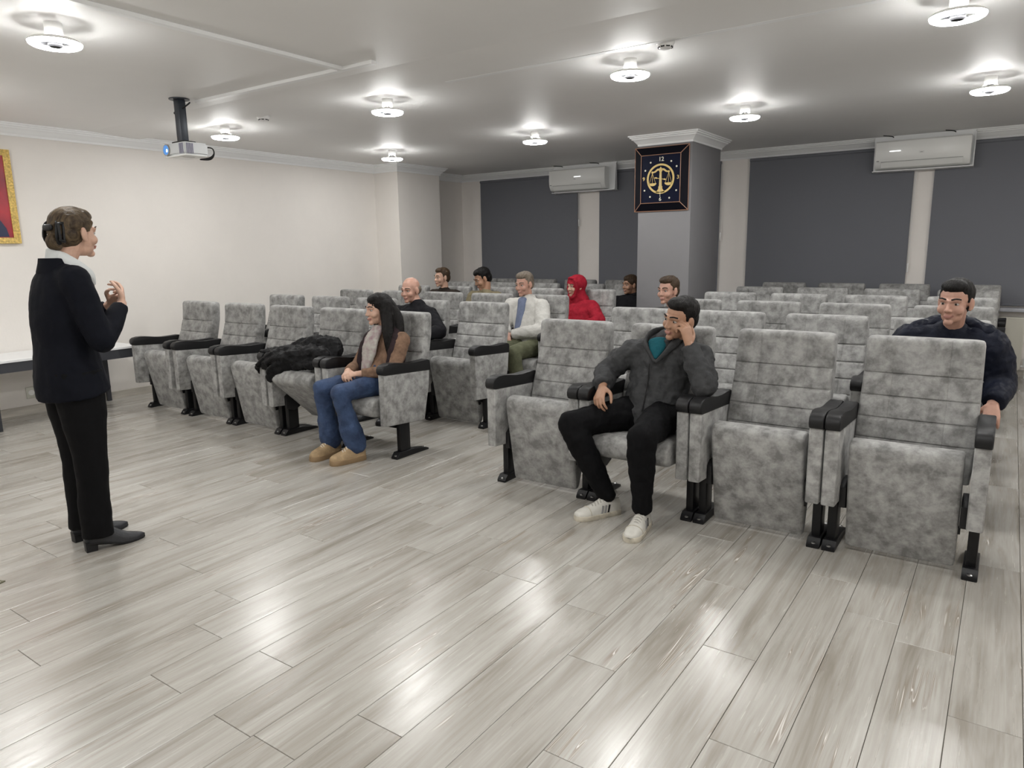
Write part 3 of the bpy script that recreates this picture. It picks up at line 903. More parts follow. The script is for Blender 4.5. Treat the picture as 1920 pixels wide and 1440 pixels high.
STATE = {('L', 0, 0): ('down', 'holding the girl in jeans'), ('L', 0, 1): ('half', 'with a black coat thrown over it'),
         ('R', 0, 2): ('down', 'holding the man in white sneakers'), ('R', 1, 0): ('down', 'holding the boy who leans forward'),
         ('L', 1, 1): ('down', 'holding the bald man in black'), ('L', 2, 0): ('down', 'holding the man in a pale jacket'),
         ('L', 3, 0): ('down', 'holding the woman in red'), ('L', 3, 2): ('down', 'holding a dark haired listener'), ('L', 3, 3): ('down', 'holding a brown haired listener'),
         ('R', 2, 3): ('down', 'holding a man beside the slate pillar'), ('L', 4, 0): ('down', 'holding a person in black')}
for blk, CX, bn, gn in (('R', CXR, 'block near radiator', 'radiator aisle'), ('L', CXL, 'block by cream wall', 'central aisle')):
    for k in range(6):
        for i, cx in enumerate(CX):
            st, ex = STATE.get((blk, k, i), ('folded', ''))
            if ex:
                lb = f'grey suede auditorium chair in the {ORD[k]} row {ex}'
            else:
                lb = f'empty grey suede chair, {ORD[k]} row of {bn}, {NTH[i]} seat from {gn}'
            chair(cx, Y0 + RP * k, st, lb, 'grey auditorium chairs in ' + bn)

# ------------------------------------------------------------------ people
def skin_mat(name, c):
    m = mat(name, c, 0.5, var=0.07, scale=30, bump=0.05, bscale=180)
    m.node_tree.nodes['Principled BSDF'].inputs['Subsurface Weight'].default_value = 0.08
    m.node_tree.nodes['Principled BSDF'].inputs['Subsurface Radius'].default_value = (0.02, 0.008, 0.004)
    return m
SK1 = skin_mat('fair_skin', (0.56, 0.35, 0.26)); SK2 = skin_mat('tan_skin', (0.40, 0.225, 0.145)); SK3 = skin_mat('rosy_skin', (0.50, 0.285, 0.215))
LIP = mat('lips', (0.40, 0.195, 0.16), 0.45)
EYE = mat('eye_white', (0.42, 0.39, 0.36), 0.3); IRIS = mat('dark_iris', (0.03, 0.02, 0.015), 0.1)
def hair_mat(name, a, b):
    return mat(name, a, 0.5, color2=b, scale=5, stretch=(22, 3, 3), bump=0.6, bscale=14, spec=0.18)
H_BLACK = hair_mat('black_hair', (0.0035, 0.003, 0.003), (0.010, 0.0085, 0.008)); H_BROWN = hair_mat('brown_hair', (0.035, 0.022, 0.014), (0.075, 0.048, 0.028))
H_STREAK = hair_mat('streaked_brown_hair', (0.028, 0.019, 0.013), (0.125, 0.088, 0.05)); H_GREY = hair_mat('grey_brown_hair', (0.12, 0.10, 0.08), (0.22, 0.18, 0.14))
def cloth(name, c, v=0.12, r=0.8, b=0.25, sc=14):
    return mat(name, c, r, var=v, scale=sc, bump=b, bscale=90, spec=0.12)

def basis(f, up):
    f = V(f).normalized(); up = V(up); r = f.cross(up).normalized(); u = r.cross(f)
    return Matrix((r, f, u)).transposed()      # columns: person's right, forward, up

def head_bits(bm, c, B, s=1.0):
    P = lambda x, y, z: V(c) + B @ (V((x, y, z)) * s)
    E_ = lambda p, r, rot=None: ell(bm, P(*p), tuple(q * s for q in r), B if rot is None else B @ rot)
    E_((0, -0.014, 0.030), (0.074, 0.094, 0.085))
    E_((0, 0.028, -0.015), (0.061, 0.062, 0.088))
    E_((0, 0.030, -0.068), (0.050, 0.050, 0.042))
    E_((0, 0.070, -0.096), (0.022, 0.020, 0.018))
    tube(bm, [P(0, 0.083, 0.012), P(0, 0.092, -0.012), P(0, 0.1015, -0.031)], [0.0075 * s, 0.0085 * s, 0.0105 * s], 10, 3)
    for d in (-1, 1):
        E_((d * 0.012, 0.092, -0.035), (0.008, 0.010, 0.007))
        tube(bm, [P(d * 0.045, 0.074, 0.008), P(d * 0.031, 0.082, 0.0125), P(d * 0.018, 0.080, 0.008)], [0.0042 * s], 8, 3)
        E_((d * 0.040, 0.056, -0.032), (0.024, 0.026, 0.026))
        E_((d * 0.0765, -0.008, -0.008), (0.009, 0.019, 0.033), Matrix.Rotation(d * 0.35, 3, 'Z'))
        E_((d * 0.074, 0.0, -0.034), (0.008, 0.010, 0.010))
        tube(bm, [P(d * 0.048, 0.068, 0.020), P(d * 0.030, 0.082, 0.024), P(d * 0.008, 0.086, 0.017)], [0.008 * s], 8, 3)
    E_((0, 0.0885, -0.060), (0.024, 0.009, 0.0055))
    E_((0, 0.0865, -0.0695), (0.020, 0.010, 0.007))

def face_post(c, B, base, s=1.0, lip=1):
    c = V(c) - V(base); Bi = B.inverted()
    def post(me):
        for v in me.vertices:
            q = Bi @ (v.co - c) / s
            if q.y > 0.03 and abs(q.z) < 0.06 and abs(q.x) < 0.07:
                dz = 0
                for d in (-1, 1):
                    dz += math.exp(-(((q.x - d * 0.031) / 0.014) ** 2 + ((q.z - 0.002) / 0.010) ** 2))
                v.co -= B @ V((0, 0.008 * s * dz, 0))
                m = 0.5 * math.exp(-((q.x / 0.024) ** 2 * 0.7 + ((q.z + 0.0645) / 0.0022) ** 2))
                v.co -= B @ V((0, 0.003 * s * m, 0))
        for p in me.polygons:
            q = Bi @ (p.center - c) / s
            if q.y > 0.072 and abs(q.z + 0.0645) < 0.0105 - abs(q.x) * 0.22 and abs(q.x) < 0.023:
                p.material_index = lip
    return post

def face_extras(parent, c, B, base, hm, s=1.0, brows=True):
    P = lambda x, y, z: V(c) - V(base) + B @ (V((x, y, z)) * s)
    for d in (-1, 1):
        bm = bmesh.new(); ell(bm, P(d * 0.031, 0.0685, 0.001), (0.0125 * s, 0.0125 * s, 0.0085 * s), B)
        ell(bm, P(d * 0.031, 0.0775, 0.001), (0.0058 * s, 0.0045 * s, 0.0062 * s), B, mi=1)
        obj('eye', bm, [EYE, IRIS], parent, angle=None)
        if brows:
            bm = bmesh.new(); tube(bm, [P(d * 0.050, 0.070, 0.026), P(d * 0.034, 0.087, 0.031), P(d * 0.014, 0.092, 0.026)], [(0.0045 * s, 0.003 * s)] * 3, 8, 3)
            obj('eyebrow', bm, hm, parent)

def hand_bits(bm, w, d, n, side, s=1.0, curls=(25, 28, 32, 36), th=0.3, spread=1.0):
    """w wrist, d finger direction, n palm normal, side = +1 right hand, -1 left"""
    d = V(d).normalized(); n = V(n); n = (n - d * n.dot(d)).normalized(); t = d.cross(n) * side
    w = V(w)
    kn = w + d * 0.088 * s
    tube(bm, [w - d * 0.03 * s, w + d * 0.012 * s, w + d * 0.05 * s, kn], [(0.025 * s, 0.019 * s), (0.030 * s, 0.018 * s), (0.039 * s, 0.0155 * s), (0.039 * s, 0.0125 * s)], 12, 3, side=t)
    for off, ln, cu, bk in zip((0.031, 0.0105, -0.0105, -0.031), (0.076, 0.084, 0.078, 0.060), curls, (-0.004, 0.002, 0.0, -0.010)):
        p = kn + t * off * s + d * bk * s
        dd = (d + t * off * 2.2 * spread).normalized()
        pts = [p - d * 0.012 * s, p]
        a = 0
        for f, m in ((0.46, 0.7), (0.30, 1.1), (0.24, 0.8)):
            a += R(cu) * m
            p = p + (dd * math.cos(a) + n * math.sin(a)) * ln * f * s
            pts.append(p.copy())
        tube(bm, pts, [0.0095 * s, 0.0095 * s, 0.0085 * s, 0.0078 * s, 0.0068 * s], 9, 2)
    p = w + d * 0.022 * s + t * 0.026 * s
    q = p + (d * 0.55 + t * (0.75 - th * 0.5) + n * (0.15 + th)).normalized() * 0.042 * s
    r2 = q + (d * 0.85 + t * (0.25 - th * 0.4) + n * (0.15 + th)).normalized() * 0.034 * s
    r3 = r2 + (d * 0.95 + t * (0.05 - th * 0.4) + n * (0.12 + th)).normalized() * 0.024 * s
    tube(bm, [w + d * 0.012 * s + t * 0.012 * s, p, q, r2, r3], [0.013 * s, 0.0145 * s, 0.0115 * s, 0.010 * s, 0.0075 * s], 9, 3)

def shoe(parent, base, ank, toe, kind, mats, s=1.0):
    """ank: point on the floor under the ankle; toe: horizontal direction"""
    f = V((toe[0], toe[1], 0)).normalized(); r = V((f.y, -f.x, 0)); o = V((ank[0], ank[1], ank[2])) - V(base)
    def ring(t, w, h, z0, n=10, skew=0.0):
        g = []
        for i in range(n + 1):
            a = math.pi * i / n
            g.append(o + f * t * s + r * (w * math.cos(a)) * s + V((0, 0, (z0 + h * math.sin(a) ** 0.8) * s)))
        return g
    bm = bmesh.new()
    if kind == 'heel':
        st = [(-0.062, 0.012, 0.05, 0.052), (-0.055, 0.026, 0.075, 0.047), (-0.03, 0.031, 0.085, 0.046), (0.01, 0.032, 0.082, 0.040), (0.05, 0.035, 0.082, 0.026), (0.09, 0.037, 0.062, 0.012),
              (0.13, 0.037, 0.042, 0.007), (0.165, 0.029, 0.032, 0.007), (0.19, 0.017, 0.022, 0.008), (0.203, 0.005, 0.012, 0.010)]
    elif kind == 'boot':
        st = [(-0.078, 0.016, 0.07, 0.03), (-0.07, 0.032, 0.095, 0.03), (-0.04, 0.040, 0.135, 0.03), (0.0, 0.042, 0.135, 0.03), (0.045, 0.044, 0.102, 0.03), (0.09, 0.046, 0.068, 0.03), (0.13, 0.048, 0.056, 0.03), (0.165, 0.043, 0.046, 0.03), (0.188, 0.030, 0.034, 0.03), (0.198, 0.012, 0.018, 0.03)]
    else:
        st = [(-0.078, 0.014, 0.055, 0.022), (-0.07, 0.030, 0.07, 0.022), (-0.04, 0.036, 0.072, 0.022), (0.0, 0.038, 0.086, 0.022), (0.045, 0.041, 0.080, 0.022), (0.09, 0.045, 0.056, 0.022), (0.13, 0.048, 0.044, 0.022), (0.17, 0.043, 0.036, 0.022), (0.195, 0.030, 0.026, 0.022), (0.206, 0.012, 0.014, 0.022)]
    loft(bm, [ring(*a) for a in st])
    sh_ = obj('shoe', bm, mats[0], parent, angle=60)
    # sole
    bm = bmesh.new()
    def outline(grow):
        L_ = [o + f * t * s + r * (w + grow) * s for t, w, h, z in st]; R_ = [o + f * t * s - r * (w + grow) * s for t, w, h, z in st]
        return L_ + R_[::-1]
    if kind == 'heel':
        A = [V((p.x, p.y, p.z)) for p in outline(0.001)]
        zs = [z for *_, z in st]; zs = zs + zs[::-1]
        loft(bm, [[p + V((0, 0, (z - 0.007) * s)) for p, z in zip(A, zs)], [p + V((0, 0, (z + 0.002) * s)) for p, z in zip(A, zs)]])
        mt = Matrix((r, f, V((0, 0, 1)))).transposed().to_4x4(); mt.translation = o
        prism_v = [(-0.060, 0.0), (-0.014, 0.0), (-0.006, 0.046), (-0.062, 0.05)]
        b2 = bmesh.new(); prism(b2, [(a * s, b * s) for a, b in prism_v], -0.024 * s, 0.024 * s, 0.004)
        bmesh.ops.transform(b2, matrix=mt, verts=b2.verts[:])
        obj('block_heel', b2, mats[1], sh_)
    else:
        h = 0.034 if kind == 'boot' else 0.026
        gr = 0.004
        loft(bm, [[p + V((0, 0, 0.0)) for p in outline(gr - 0.002)], [p + V((0, 0, 0.006 * s)) for p in outline(gr + 0.001)], [p + V((0, 0, h * s)) for p in outline(gr)], [p + V((0, 0, (h + 0.003) * s)) for p in outline(0)]])
    obj('sole', bm, mats[1], sh_, angle=50)
    if kind in ('boot', 'sneaker'):
        bm = bmesh.new()
        for i in range(5):
            t = 0.035 + i * 0.016; top = np.interp(t, [a[0] for a in st], [a[2] + a[3] for a in st]) + 0.001
            tube(bm, [o + (f * (t - 0.004) + r * 0.02) * s + V((0, 0, (top - 0.012) * s)), o + f * t * s + V((0, 0, top * s)), o + (f * (t + 0.004) - r * 0.02) * s + V((0, 0, (top - 0.012) * s))], [0.0042 * s], 6, 3)
        obj('laces', bm, mats[2], sh_)
        bm = bmesh.new()
        tube(bm, [o + f * 0.012 * s + V((0, 0, 0.085 * s)), o + f * 0.018 * s + V((0, 0, 0.108 * s)), o + f * 0.016 * s + V((0, 0, 0.124 * s))], [(0.022 * s, 0.006 * s), (0.025 * s, 0.006 * s), (0.018 * s, 0.005 * s)], 10, 3, side=r)
        obj('tongue', bm, mats[0], sh_)
    if kind == 'sneaker':
        bm = bmesh.new()
        tube(bm, [V(p) + V((0, 0, 0.001)) for p in ring(0.128, 0.0488, 0.0446, 0.022)], [0.0022 * s], 6, 1)
        obj('toe_seam', bm, mats[1], sh_)
        for d in (-1, 1):
            for i in range(3):
                t = 0.012 + i * 0.021
                w0 = np.interp(t, [a[0] for a in st], [a[1] for a in st]); w1 = np.interp(t + 0.012, [a[0] for a in st], [a[1] for a in st])
                bm = bmesh.new()
                vs = [bm.verts.new(o + (f * (t + dx) + r * d * (w + 0.0022)) * s + V((0, 0, z * s))) for dx, w, z in ((0, w0, 0.030), (0.011, w0, 0.030), (0.000, w1 * 0.86, 0.072), (-0.011, w0 * 0.88, 0.070))]
                fc = bm.faces.new(vs); r_ = bmesh.ops.extrude_face_region(bm, geom=[fc])
                bmesh.ops.translate(bm, verts=[v for v in r_['geom'] if isinstance(v, bmesh.types.BMVert)], vec=-r * d * 0.008 * s)
                obj('stripe', bm, M['grey_plastic'] if i else M['black_plastic'], sh_, angle=None)
    return sh_

def figure(S):
    """S: joint dictionary in world coordinates + style"""
    g = lambda k: V(S[k])
    base = V(S['base']); vx = S.get('voxel', 0.0045); k = S.get('bulk', 1.0)
    B = basis(S['fwd'], S['up']); hs = S.get('hs', 1.0)
    side = (g('shL') - g('shR')).normalized()
    pside = (g('hipL') - g('hipR')).normalized()
    pel, che, nb, hd = g('pel'), g('che'), g('nb'), g('head')
    bm = bmesh.new()
    head_bits(bm, hd, B, hs)
    tube(bm, [hd + B @ V((0, -0.022, -0.045)) * hs, (hd + B @ V((0, -0.03, -0.08)) * hs + nb) / 2, nb, nb - V((0, 0, 0.05))], [0.052 * hs, 0.051 * hs, 0.058, 0.07], 14, 3)
    tube(bm, [pel, (pel * 0.5 + che * 0.5), che, nb - V((0, 0, 0.045))], [(0.14 * k, 0.105 * k), (0.125 * k, 0.09 * k), (0.145 * k, 0.10 * k), (0.09 * k, 0.055 * k)], 16, 3, side=side)
    for q in 'RL':
        tube(bm, [g('sh' + q), g('el' + q)], [0.05 * k, 0.038 * k], 12, 1)
        tube(bm, [nb - V((0, 0, 0.03)), g('sh' + q)], [0.05 * k, 0.05 * k], 12, 1)
        wd = (g('wr' + q) - g('el' + q)).normalized()
        tube(bm, [g('el' + q), g('el' + q) * 0.6 + g('wr' + q) * 0.4, g('wr' + q)], [0.038 * k, 0.036 * k, 0.024], 12, 2)
        hand_bits(bm, g('wr' + q), S['hd' + q], S['hn' + q], 1 if q == 'R' else -1, S.get('hands', 1.0), S.get('curl' + q, (25, 28, 32, 36)), S.get('th' + q, 0.3))
        tube(bm, [g('hip' + q), g('kn' + q)], [0.075 * k, 0.052 * k], 12, 1)
        tube(bm, [g('kn' + q), g('kn' + q) * 0.65 + g('an' + q) * 0.35, g('an' + q)], [0.052 * k, 0.050 * k, 0.034], 12, 2)
        an = g('an' + q)
        tube(bm, [an, V((an.x, an.y, 0.06))], [0.031, 0.027], 10, 1)
    body = fuse(bm, 'person', vx, base, [S['skin'], LIP], smooth=3, decim=S.get('decim', 0.35), post=face_post(hd, B, base, hs))
    tag(body, S['label'], 'person', S.get('group'))
    if S.get('face', True):
        face_extras(body, hd, B, base, S['hairm'], hs)
    # trousers
    bm = bmesh.new()
    t = S.get('tk', 1.0)
    tube(bm, [pel + V((0, 0, 0.07)) if not S.get('sit') else pel + (che - pel).normalized() * 0.09, pel], [(0.15 * k, 0.115 * k), (0.165 * k, 0.125 * k)], 18, 1, side=pside)
    for q in 'RL':
        hp, kn, an = g('hip' + q), g('kn' + q), g('an' + q)
        if S.get('sit'):
            tube(bm, [hp, (hp + kn) / 2, kn], [0.095 * k * t, 0.084 * k * t, 0.068 * k * t], 16, 3)
            tube(bm, [kn, kn * 0.6 + an * 0.4, an * 0.85 + kn * 0.15, an + (an - kn).normalized() * S.get('hem', 0.0)], [0.068 * k * t, 0.066 * k * t, S.get('hemr', 0.058) * t, S.get('hemr', 0.058) * t], 16, 3, round_ends=True)
        else:
            tube(bm, [hp + V((0, 0, 0.03)), (hp + kn) / 2, kn, kn * 0.5 + an * 0.5, an + V((0, 0, S.get('hem', 0)))], [(0.105 * k, 0.122 * k), (0.092 * k, 0.104 * k), (0.074, 0.080), (0.071, 0.074), (0.070, 0.073)], 18, 3, side=pside, round_ends=False)
    fuse(bm, 'trousers', 0.009, base, S['trm'], smooth=3, wrinkle=S.get('tw', 0.016), wsize=S.get('tws', 0.06), decim=0.6, parent=body)
    # upper garment
    bm = bmesh.new()
    th = S.get('thick', 0.016)
    lo = S.get('coat_low', 0.0)
    d = (che - pel).normalized()
    tb = S.get('torso')
    if tb is None:
        tb = [(pel + d * (0.02 - lo), (0.168 * k + th, 0.122 * k + th)), (pel * 0.6 + che * 0.4, (0.148 * k + th, 0.108 * k + th)), (che, (0.165 * k + th, 0.112 * k + th)), (che * 0.45 + nb * 0.55, (0.160 * k + th, 0.088 * k + th)), (nb - V((0, 0, 0.02)), (0.07 + th, 0.062 + th))]
    tube(bm, [V(a) for a, _ in tb], [b for _, b in tb], 20, 3, side=side, round_ends=not S.get('flat_hem'))
    for q in 'RL':
        sh2, el, wr = g('sh' + q), g('el' + q), g('wr' + q)
        tube(bm, [nb - V((0, 0, 0.035)) + (sh2 - nb) * 0.25, sh2 + V((0, 0, 0.0))], [0.055 + th, 0.056 * k + th], 14, 1)
        tube(bm, [sh2, (sh2 + el) / 2, el], [0.060 * k + th, 0.055 * k + th, 0.048 * k + th], 14, 2)
        ec = S.get('sleeve', 0.97)
        e2 = el * (1 - ec) + wr * ec
        tube(bm, [el, (el + e2) / 2, e2], [0.048 * k + th, 0.042 * k + th, 0.030 + th * 0.9], 14, 2, round_ends=False)
    fuse(bm, S.get('topn', 'jacket'), 0.008, base, S['topm'], smooth=S.get('tsmooth', 3), wrinkle=S.get('jw', 0.018), wsize=S.get('jws', 0.055), decim=0.6, parent=body)
    if S.get('shoes'):
        for q in 'RL':
            an = g('an' + q)
            shoe(body, base, (an.x, an.y, 0), S['toe' + q], S['shoes'][0], S['shoes'][1:], S.get('ss', 1.0))
    P = lambda x, y, z: hd + B @ (V((x, y, z)) * hs)
    S['P'] = P; S['B'] = B; S['body'] = body; S['hsc'] = hs
    # hair
    hk = S.get('hair', 'short')
    bm = bmesh.new()
    E_ = lambda p, r, rx=0.0: ell(bm, P(*p), tuple(q * hs for q in r), B @ Matrix.Rotation(rx, 3, 'X'), 18, 12)
    if hk == 'short':
        E_((0, -0.026, 0.045), (0.081, 0.090, 0.082), 0.12); E_((0, -0.052, -0.005), (0.070, 0.062, 0.072))
        E_((0, 0.028, 0.088), (0.062, 0.052, 0.034), -0.25)
        for d_ in (-1, 1): tube(bm, [P(d_ * 0.068, 0.010, 0.045), P(d_ * 0.0695, 0.014, 0.004)], [(0.007, 0.013), (0.004, 0.008)], 8, 1, side=B @ V((1, 0, 0)))
    elif hk == 'thin':
        E_((0, -0.05, 0.0), (0.079, 0.062, 0.060), 0.2)
    elif hk == 'bun':
        E_((0, -0.022, 0.040), (0.080, 0.096, 0.084), 0.18); E_((0, -0.045, -0.01), (0.074, 0.070, 0.070)); E_((0, 0.03, 0.083), (0.062, 0.052, 0.032), -0.35)
        for d_ in (-1, 1): tube(bm, [P(d_ * 0.070, 0.03, 0.05), P(d_ * 0.074, 0.012, 0.01)], [(0.012, 0.022), (0.008, 0.014)], 8, 1, side=B @ V((1, 0, 0)))
        E_((0.005, -0.112, -0.045), (0.034, 0.032, 0.038)); E_((0, -0.096, 0.01), (0.040, 0.030, 0.055)); E_((0.015, -0.105, -0.06), (0.026, 0.028, 0.024))
    elif hk == 'long':
        E_((0, -0.022, 0.040), (0.084, 0.098, 0.086), 0.18); E_((0, 0.03, 0.085), (0.060, 0.050, 0.030), -0.35)
        for pts, rd in S['locks']:
            tube(bm, pts, rd, 14, 4, side=B @ V((1, 0, 0)))
    if hk != 'scarf':
        fuse(bm, 'hair', 0.0055, base, S['hairm'], smooth=3, wrinkle=0.006, wsize=0.02, decim=0.6, parent=body)
    else:
        E_((0, -0.026, 0.026), (0.101, 0.110, 0.104), 0.1); E_((0, -0.02, -0.06), (0.085, 0.085, 0.08))
        for d_ in (-1, 1): tube(bm, [P(d_ * 0.05, 0.045, 0.085), P(d_ * 0.077, 0.045, 0.0), P(d_ * 0.055, 0.05, -0.085)], [0.02], 10, 4)
        tube(bm, [P(0.05, 0.05, -0.1), P(0, 0.065, -0.125), P(-0.05, 0.05, -0.1)], [0.026], 10, 3)
        tube(bm, [P(-0.05, 0.048, 0.088), P(0, 0.062, 0.095), P(0.05, 0.048, 0.088)], [0.018], 10, 3)
        tube(bm, [P(0, -0.02, -0.07), nb + V((0, 0, -0.02)), nb - V((0, 0, 0.11))], [(0.085, 0.085), (0.12, 0.105), (0.19, 0.12)], 18, 3, side=side)
        fuse(bm, 'headscarf', 0.007, base, S['scarfm'], smooth=3, wrinkle=0.014, wsize=0.04, decim=0.6, parent=body)
    return body

def rel(S, p):
    return V(p) - V(S['base'])

# ---- the standing woman
wf = V((0.13, 0.99, 0)).normalized(); wr_ = V((wf.y, -wf.x, 0)); wo = V((-3.80, 1.60, 0))
def W(a, b, z): return tuple(wo + wr_ * a + wf * b + V((0, 0, z)))
hf = V((-0.20, 1, 0)).normalized()
SUIT = cloth('navy_black_wool', (0.0042, 0.005, 0.009), 0.1, 0.75, 0.1, 30)
TRS = cloth('black_trouser_cloth', (0.0035, 0.0035, 0.0042), 0.1, 0.7, 0.1, 30)
WS = dict(base=W(0, 0, 0), label='woman in a dark navy suit with hair clipped up, standing beside the cream wall', skin=SK1, hairm=H_STREAK, hair='bun',
          fwd=tuple(hf * 1 + V((0, 0, -0.02))), up=(0, 0, 1), hs=1.03, head=W(0.0, 0.098, 1.588), nb=W(0, 0.015, 1.43), che=W(0, 0.0, 1.22), pel=W(0, 0.01, 0.93),
          shR=W(0.165, 0.02, 1.365), shL=W(-0.165, 0.02, 1.365), elR=W(0.235, 0.085, 1.075), elL=W(-0.235, 0.085, 1.075), wrR=W(0.085, 0.245, 1.235), wrL=W(-0.085, 0.245, 1.22),
          hdR=tuple(-wr_ * 0.72 + wf * 0.30 + V((0, 0, 0.55))), hnR=tuple(-wf * 0.75 - wr_ * 0.2 + V((0, 0, 0.1))), hdL=tuple(wr_ * 0.8 + wf * 0.35 + V((0, 0, 0.42))), hnL=tuple(-wf * 0.7 + V((0, 0, -0.3))),
          curlR=(32, 36, 40, 44), curlL=(36, 40, 44, 46), hipR=W(0.085, 0.0, 0.90), hipL=W(-0.085, 0.0, 0.90), knR=W(0.10, 0.01, 0.50), knL=W(-0.10, 0.01, 0.50),
          anR=W(0.095, 0.0, 0.115), anL=W(-0.105, 0.0, 0.115), toeR=(0.2, 0.98), toeL=(0.03, 1), trm=TRS, topm=SUIT, topn='blazer', thick=0.013, jw=0.012, jws=0.09, tsmooth=9, tw=0.014, tws=0.12,
          hem=-0.045, flat_hem=True, sleeve=0.93, shoes=('heel', M['black_leather'], M['black_plastic']), ss=1.06, voxel=0.0042, decim=0.3,
          torso=[(W(0, 0.004, 0.795), (0.205, 0.160)), (W(0, -0.005, 0.90), (0.196, 0.150)), (W(0, -0.005, 1.06), (0.172, 0.132)), (W(0, 0.0, 1.20), (0.182, 0.138)), (W(0, 0.0, 1.33), (0.180, 0.112)), (W(0, 0.005, 1.405), (0.115, 0.080)), (W(0, 0.0, 1.445), (0.070, 0.066))])
figure(WS)
wb = WS['body']; P = WS['P']; Bw = WS['B']
bm = bmesh.new()   # white shirt collar
lathe_r = []
for z, rx, ry, dy in ((1.405, 0.074, 0.070, 0.014), (1.445, 0.068, 0.062, 0.020), (1.490, 0.062, 0.058, 0.026), (1.494, 0.057, 0.053, 0.026), (1.45, 0.058, 0.054, 0.020)):
    lathe_r.append([rel(WS, W(rx * math.cos(a), dy + ry * math.sin(a), z - 0.022 * math.sin(a))) for a in np.linspace(0, 2 * math.pi, 24, endpoint=False)])
loft(bm, lathe_r, cap=False)
for d_ in (-1, 1):
    tube(bm, [rel(WS, W(d_ * 0.045, 0.055, 1.455)), rel(WS, W(d_ * 0.06, 0.10, 1.40)), rel(WS, W(d_ * 0.035, 0.135, 1.33))], [(0.03, 0.006), (0.034, 0.006), (0.012, 0.005)], 10, 3, side=wr_ * d_ + V((0, 0, 0.4)))
tube(bm, [rel(WS, W(0.058, 0.01, 1.478)), rel(WS, W(0.083, 0.06, 1.435)), rel(WS, W(0.080, 0.115, 1.385)), rel(WS, W(0.05, 0.140, 1.34))], [(0.012, 0.024), (0.012, 0.028), (0.012, 0.026), (0.008, 0.012)], 10, 4, side=wr_ + V((0, 0, 0.3)))
tube(bm, [rel(WS, W(0, 0.075, 1.43)), rel(WS, W(0, 0.105, 1.36)), rel(WS, W(0, 0.135, 1.25))], [(0.045, 0.02), (0.05, 0.02), (0.03, 0.015)], 12, 3, side=wr_)
obj('shirt_collar', bm, cloth('white_cotton', (0.66, 0.68, 0.68), 0.04, 0.7, 0.1), wb)
bm = bmesh.new()   # blazer collar
rg = []
for z, rx, ry, dy in ((1.40, 0.105, 0.086, 0.0), (1.445, 0.082, 0.074, 0.0), (1.468, 0.076, 0.070, 0.0), (1.463, 0.070, 0.064, 0.002), (1.40, 0.076, 0.066, 0.002)):
    rg.append([rel(WS, W(rx * math.cos(a), dy + ry * math.sin(a), z - 0.035 * max(0, math.sin(a)))) for a in np.linspace(math.pi * 0.93, math.pi * 2.07, 22)])
rs = [[bm.verts.new(p) for p in g_] for g_ in rg]
for a_, b_ in zip(rs, rs[1:] + rs[:1]):
    for i in range(len(a_) - 1): bm.faces.new((a_[i], a_[i + 1], b_[i + 1], b_[i]))
obj('blazer_collar', bm, SUIT, wb)
bm = bmesh.new()   # claw clip
for d_ in (0.028, -0.028):
    tube(bm, [P(d_, -0.098, 0.045) - V(WS['base']), P(d_ * 1.5, -0.108, 0.03) - V(WS['base']), P(d_ * 1.6, -0.116, -0.02) - V(WS['base']), P(d_ * 1.3, -0.104, -0.055) - V(WS['base'])], [(0.006, 0.012)], 8, 3, side=Bw @ V((1, 0, 0)))
tube(bm, [P(0.05, -0.088, 0.04) - V(WS['base']), P(0.058, -0.095, -0.045) - V(WS['base'])], [0.006], 8, 1)
tube(bm, [P(0.052, -0.112, 0.035) - V(WS['base']), P(0.058, -0.112, -0.035) - V(WS['base'])], [0.006], 8, 1)
tube(bm, [P(0.05, -0.088, 0.04) - V(WS['base']), P(0.05, -0.112, 0.035) - V(WS['base'])], [0.007], 8, 1)
tube(bm, [P(0.058, -0.095, -0.045) - V(WS['base']), P(0.056, -0.112, -0.038) - V(WS['base'])], [0.007], 8, 1)
tube(bm, [P(-0.02, -0.128, 0.02) - V(WS['base']), P(0.02, -0.128, 0.02) - V(WS['base'])], [(0.016, 0.01)], 8, 1, side=Bw @ V((0, 0, 1)))
obj('hair_claw', bm, M['black_plastic'], wb)

# ---- seated figures
def seated(cx, k, head, fwd=(0, -1, -0.05), up=(0, 0, 1), sw=0.18, **kw):
    y0 = Y0 + RP * k
    hx, hy, hz = head
    f = V(fwd).normalized()
    nb = V((hx, hy, hz)) - V((f.x * 0.03, f.y * 0.03, 0.165))
    che = nb * 0.62 + V((cx, y0 + 0.33, 0.52)) * 0.38
    S = dict(base=(cx, y0 + 0.2, 0), head=head, fwd=fwd, up=up, nb=nb, che=che, pel=(cx, y0 + 0.29, 0.535), sit=True,
             shR=nb + V((-sw, 0.0, -0.06)), shL=nb + V((sw, 0.0, -0.06)), elR=(cx - 0.23, y0 + 0.24, 0.70), elL=(cx + 0.23, y0 + 0.24, 0.70),
             wrR=(cx - 0.08, y0 + 0.04, 0.63), wrL=(cx + 0.08, y0 + 0.04, 0.63), hdR=(0.5, -0.8, -0.1), hdL=(-0.5, -0.8, -0.1), hnR=(0.2, 0, -1), hnL=(-0.2, 0, -1),
             hipR=(cx - 0.085, y0 + 0.27, 0.53), hipL=(cx + 0.085, y0 + 0.27, 0.53), knR=(cx - 0.12, y0 - 0.13, 0.52), knL=(cx + 0.12, y0 - 0.13, 0.52),
             anR=(cx - 0.12, y0 - 0.10, 0.10), anL=(cx + 0.12, y0 - 0.10, 0.10), toeR=(-0.15, -1), toeL=(0.15, -1), voxel=0.0065, decim=0.5, shoes=('plain', M['black_leather'], M['black_plastic']))
    S.update(kw)
    return S

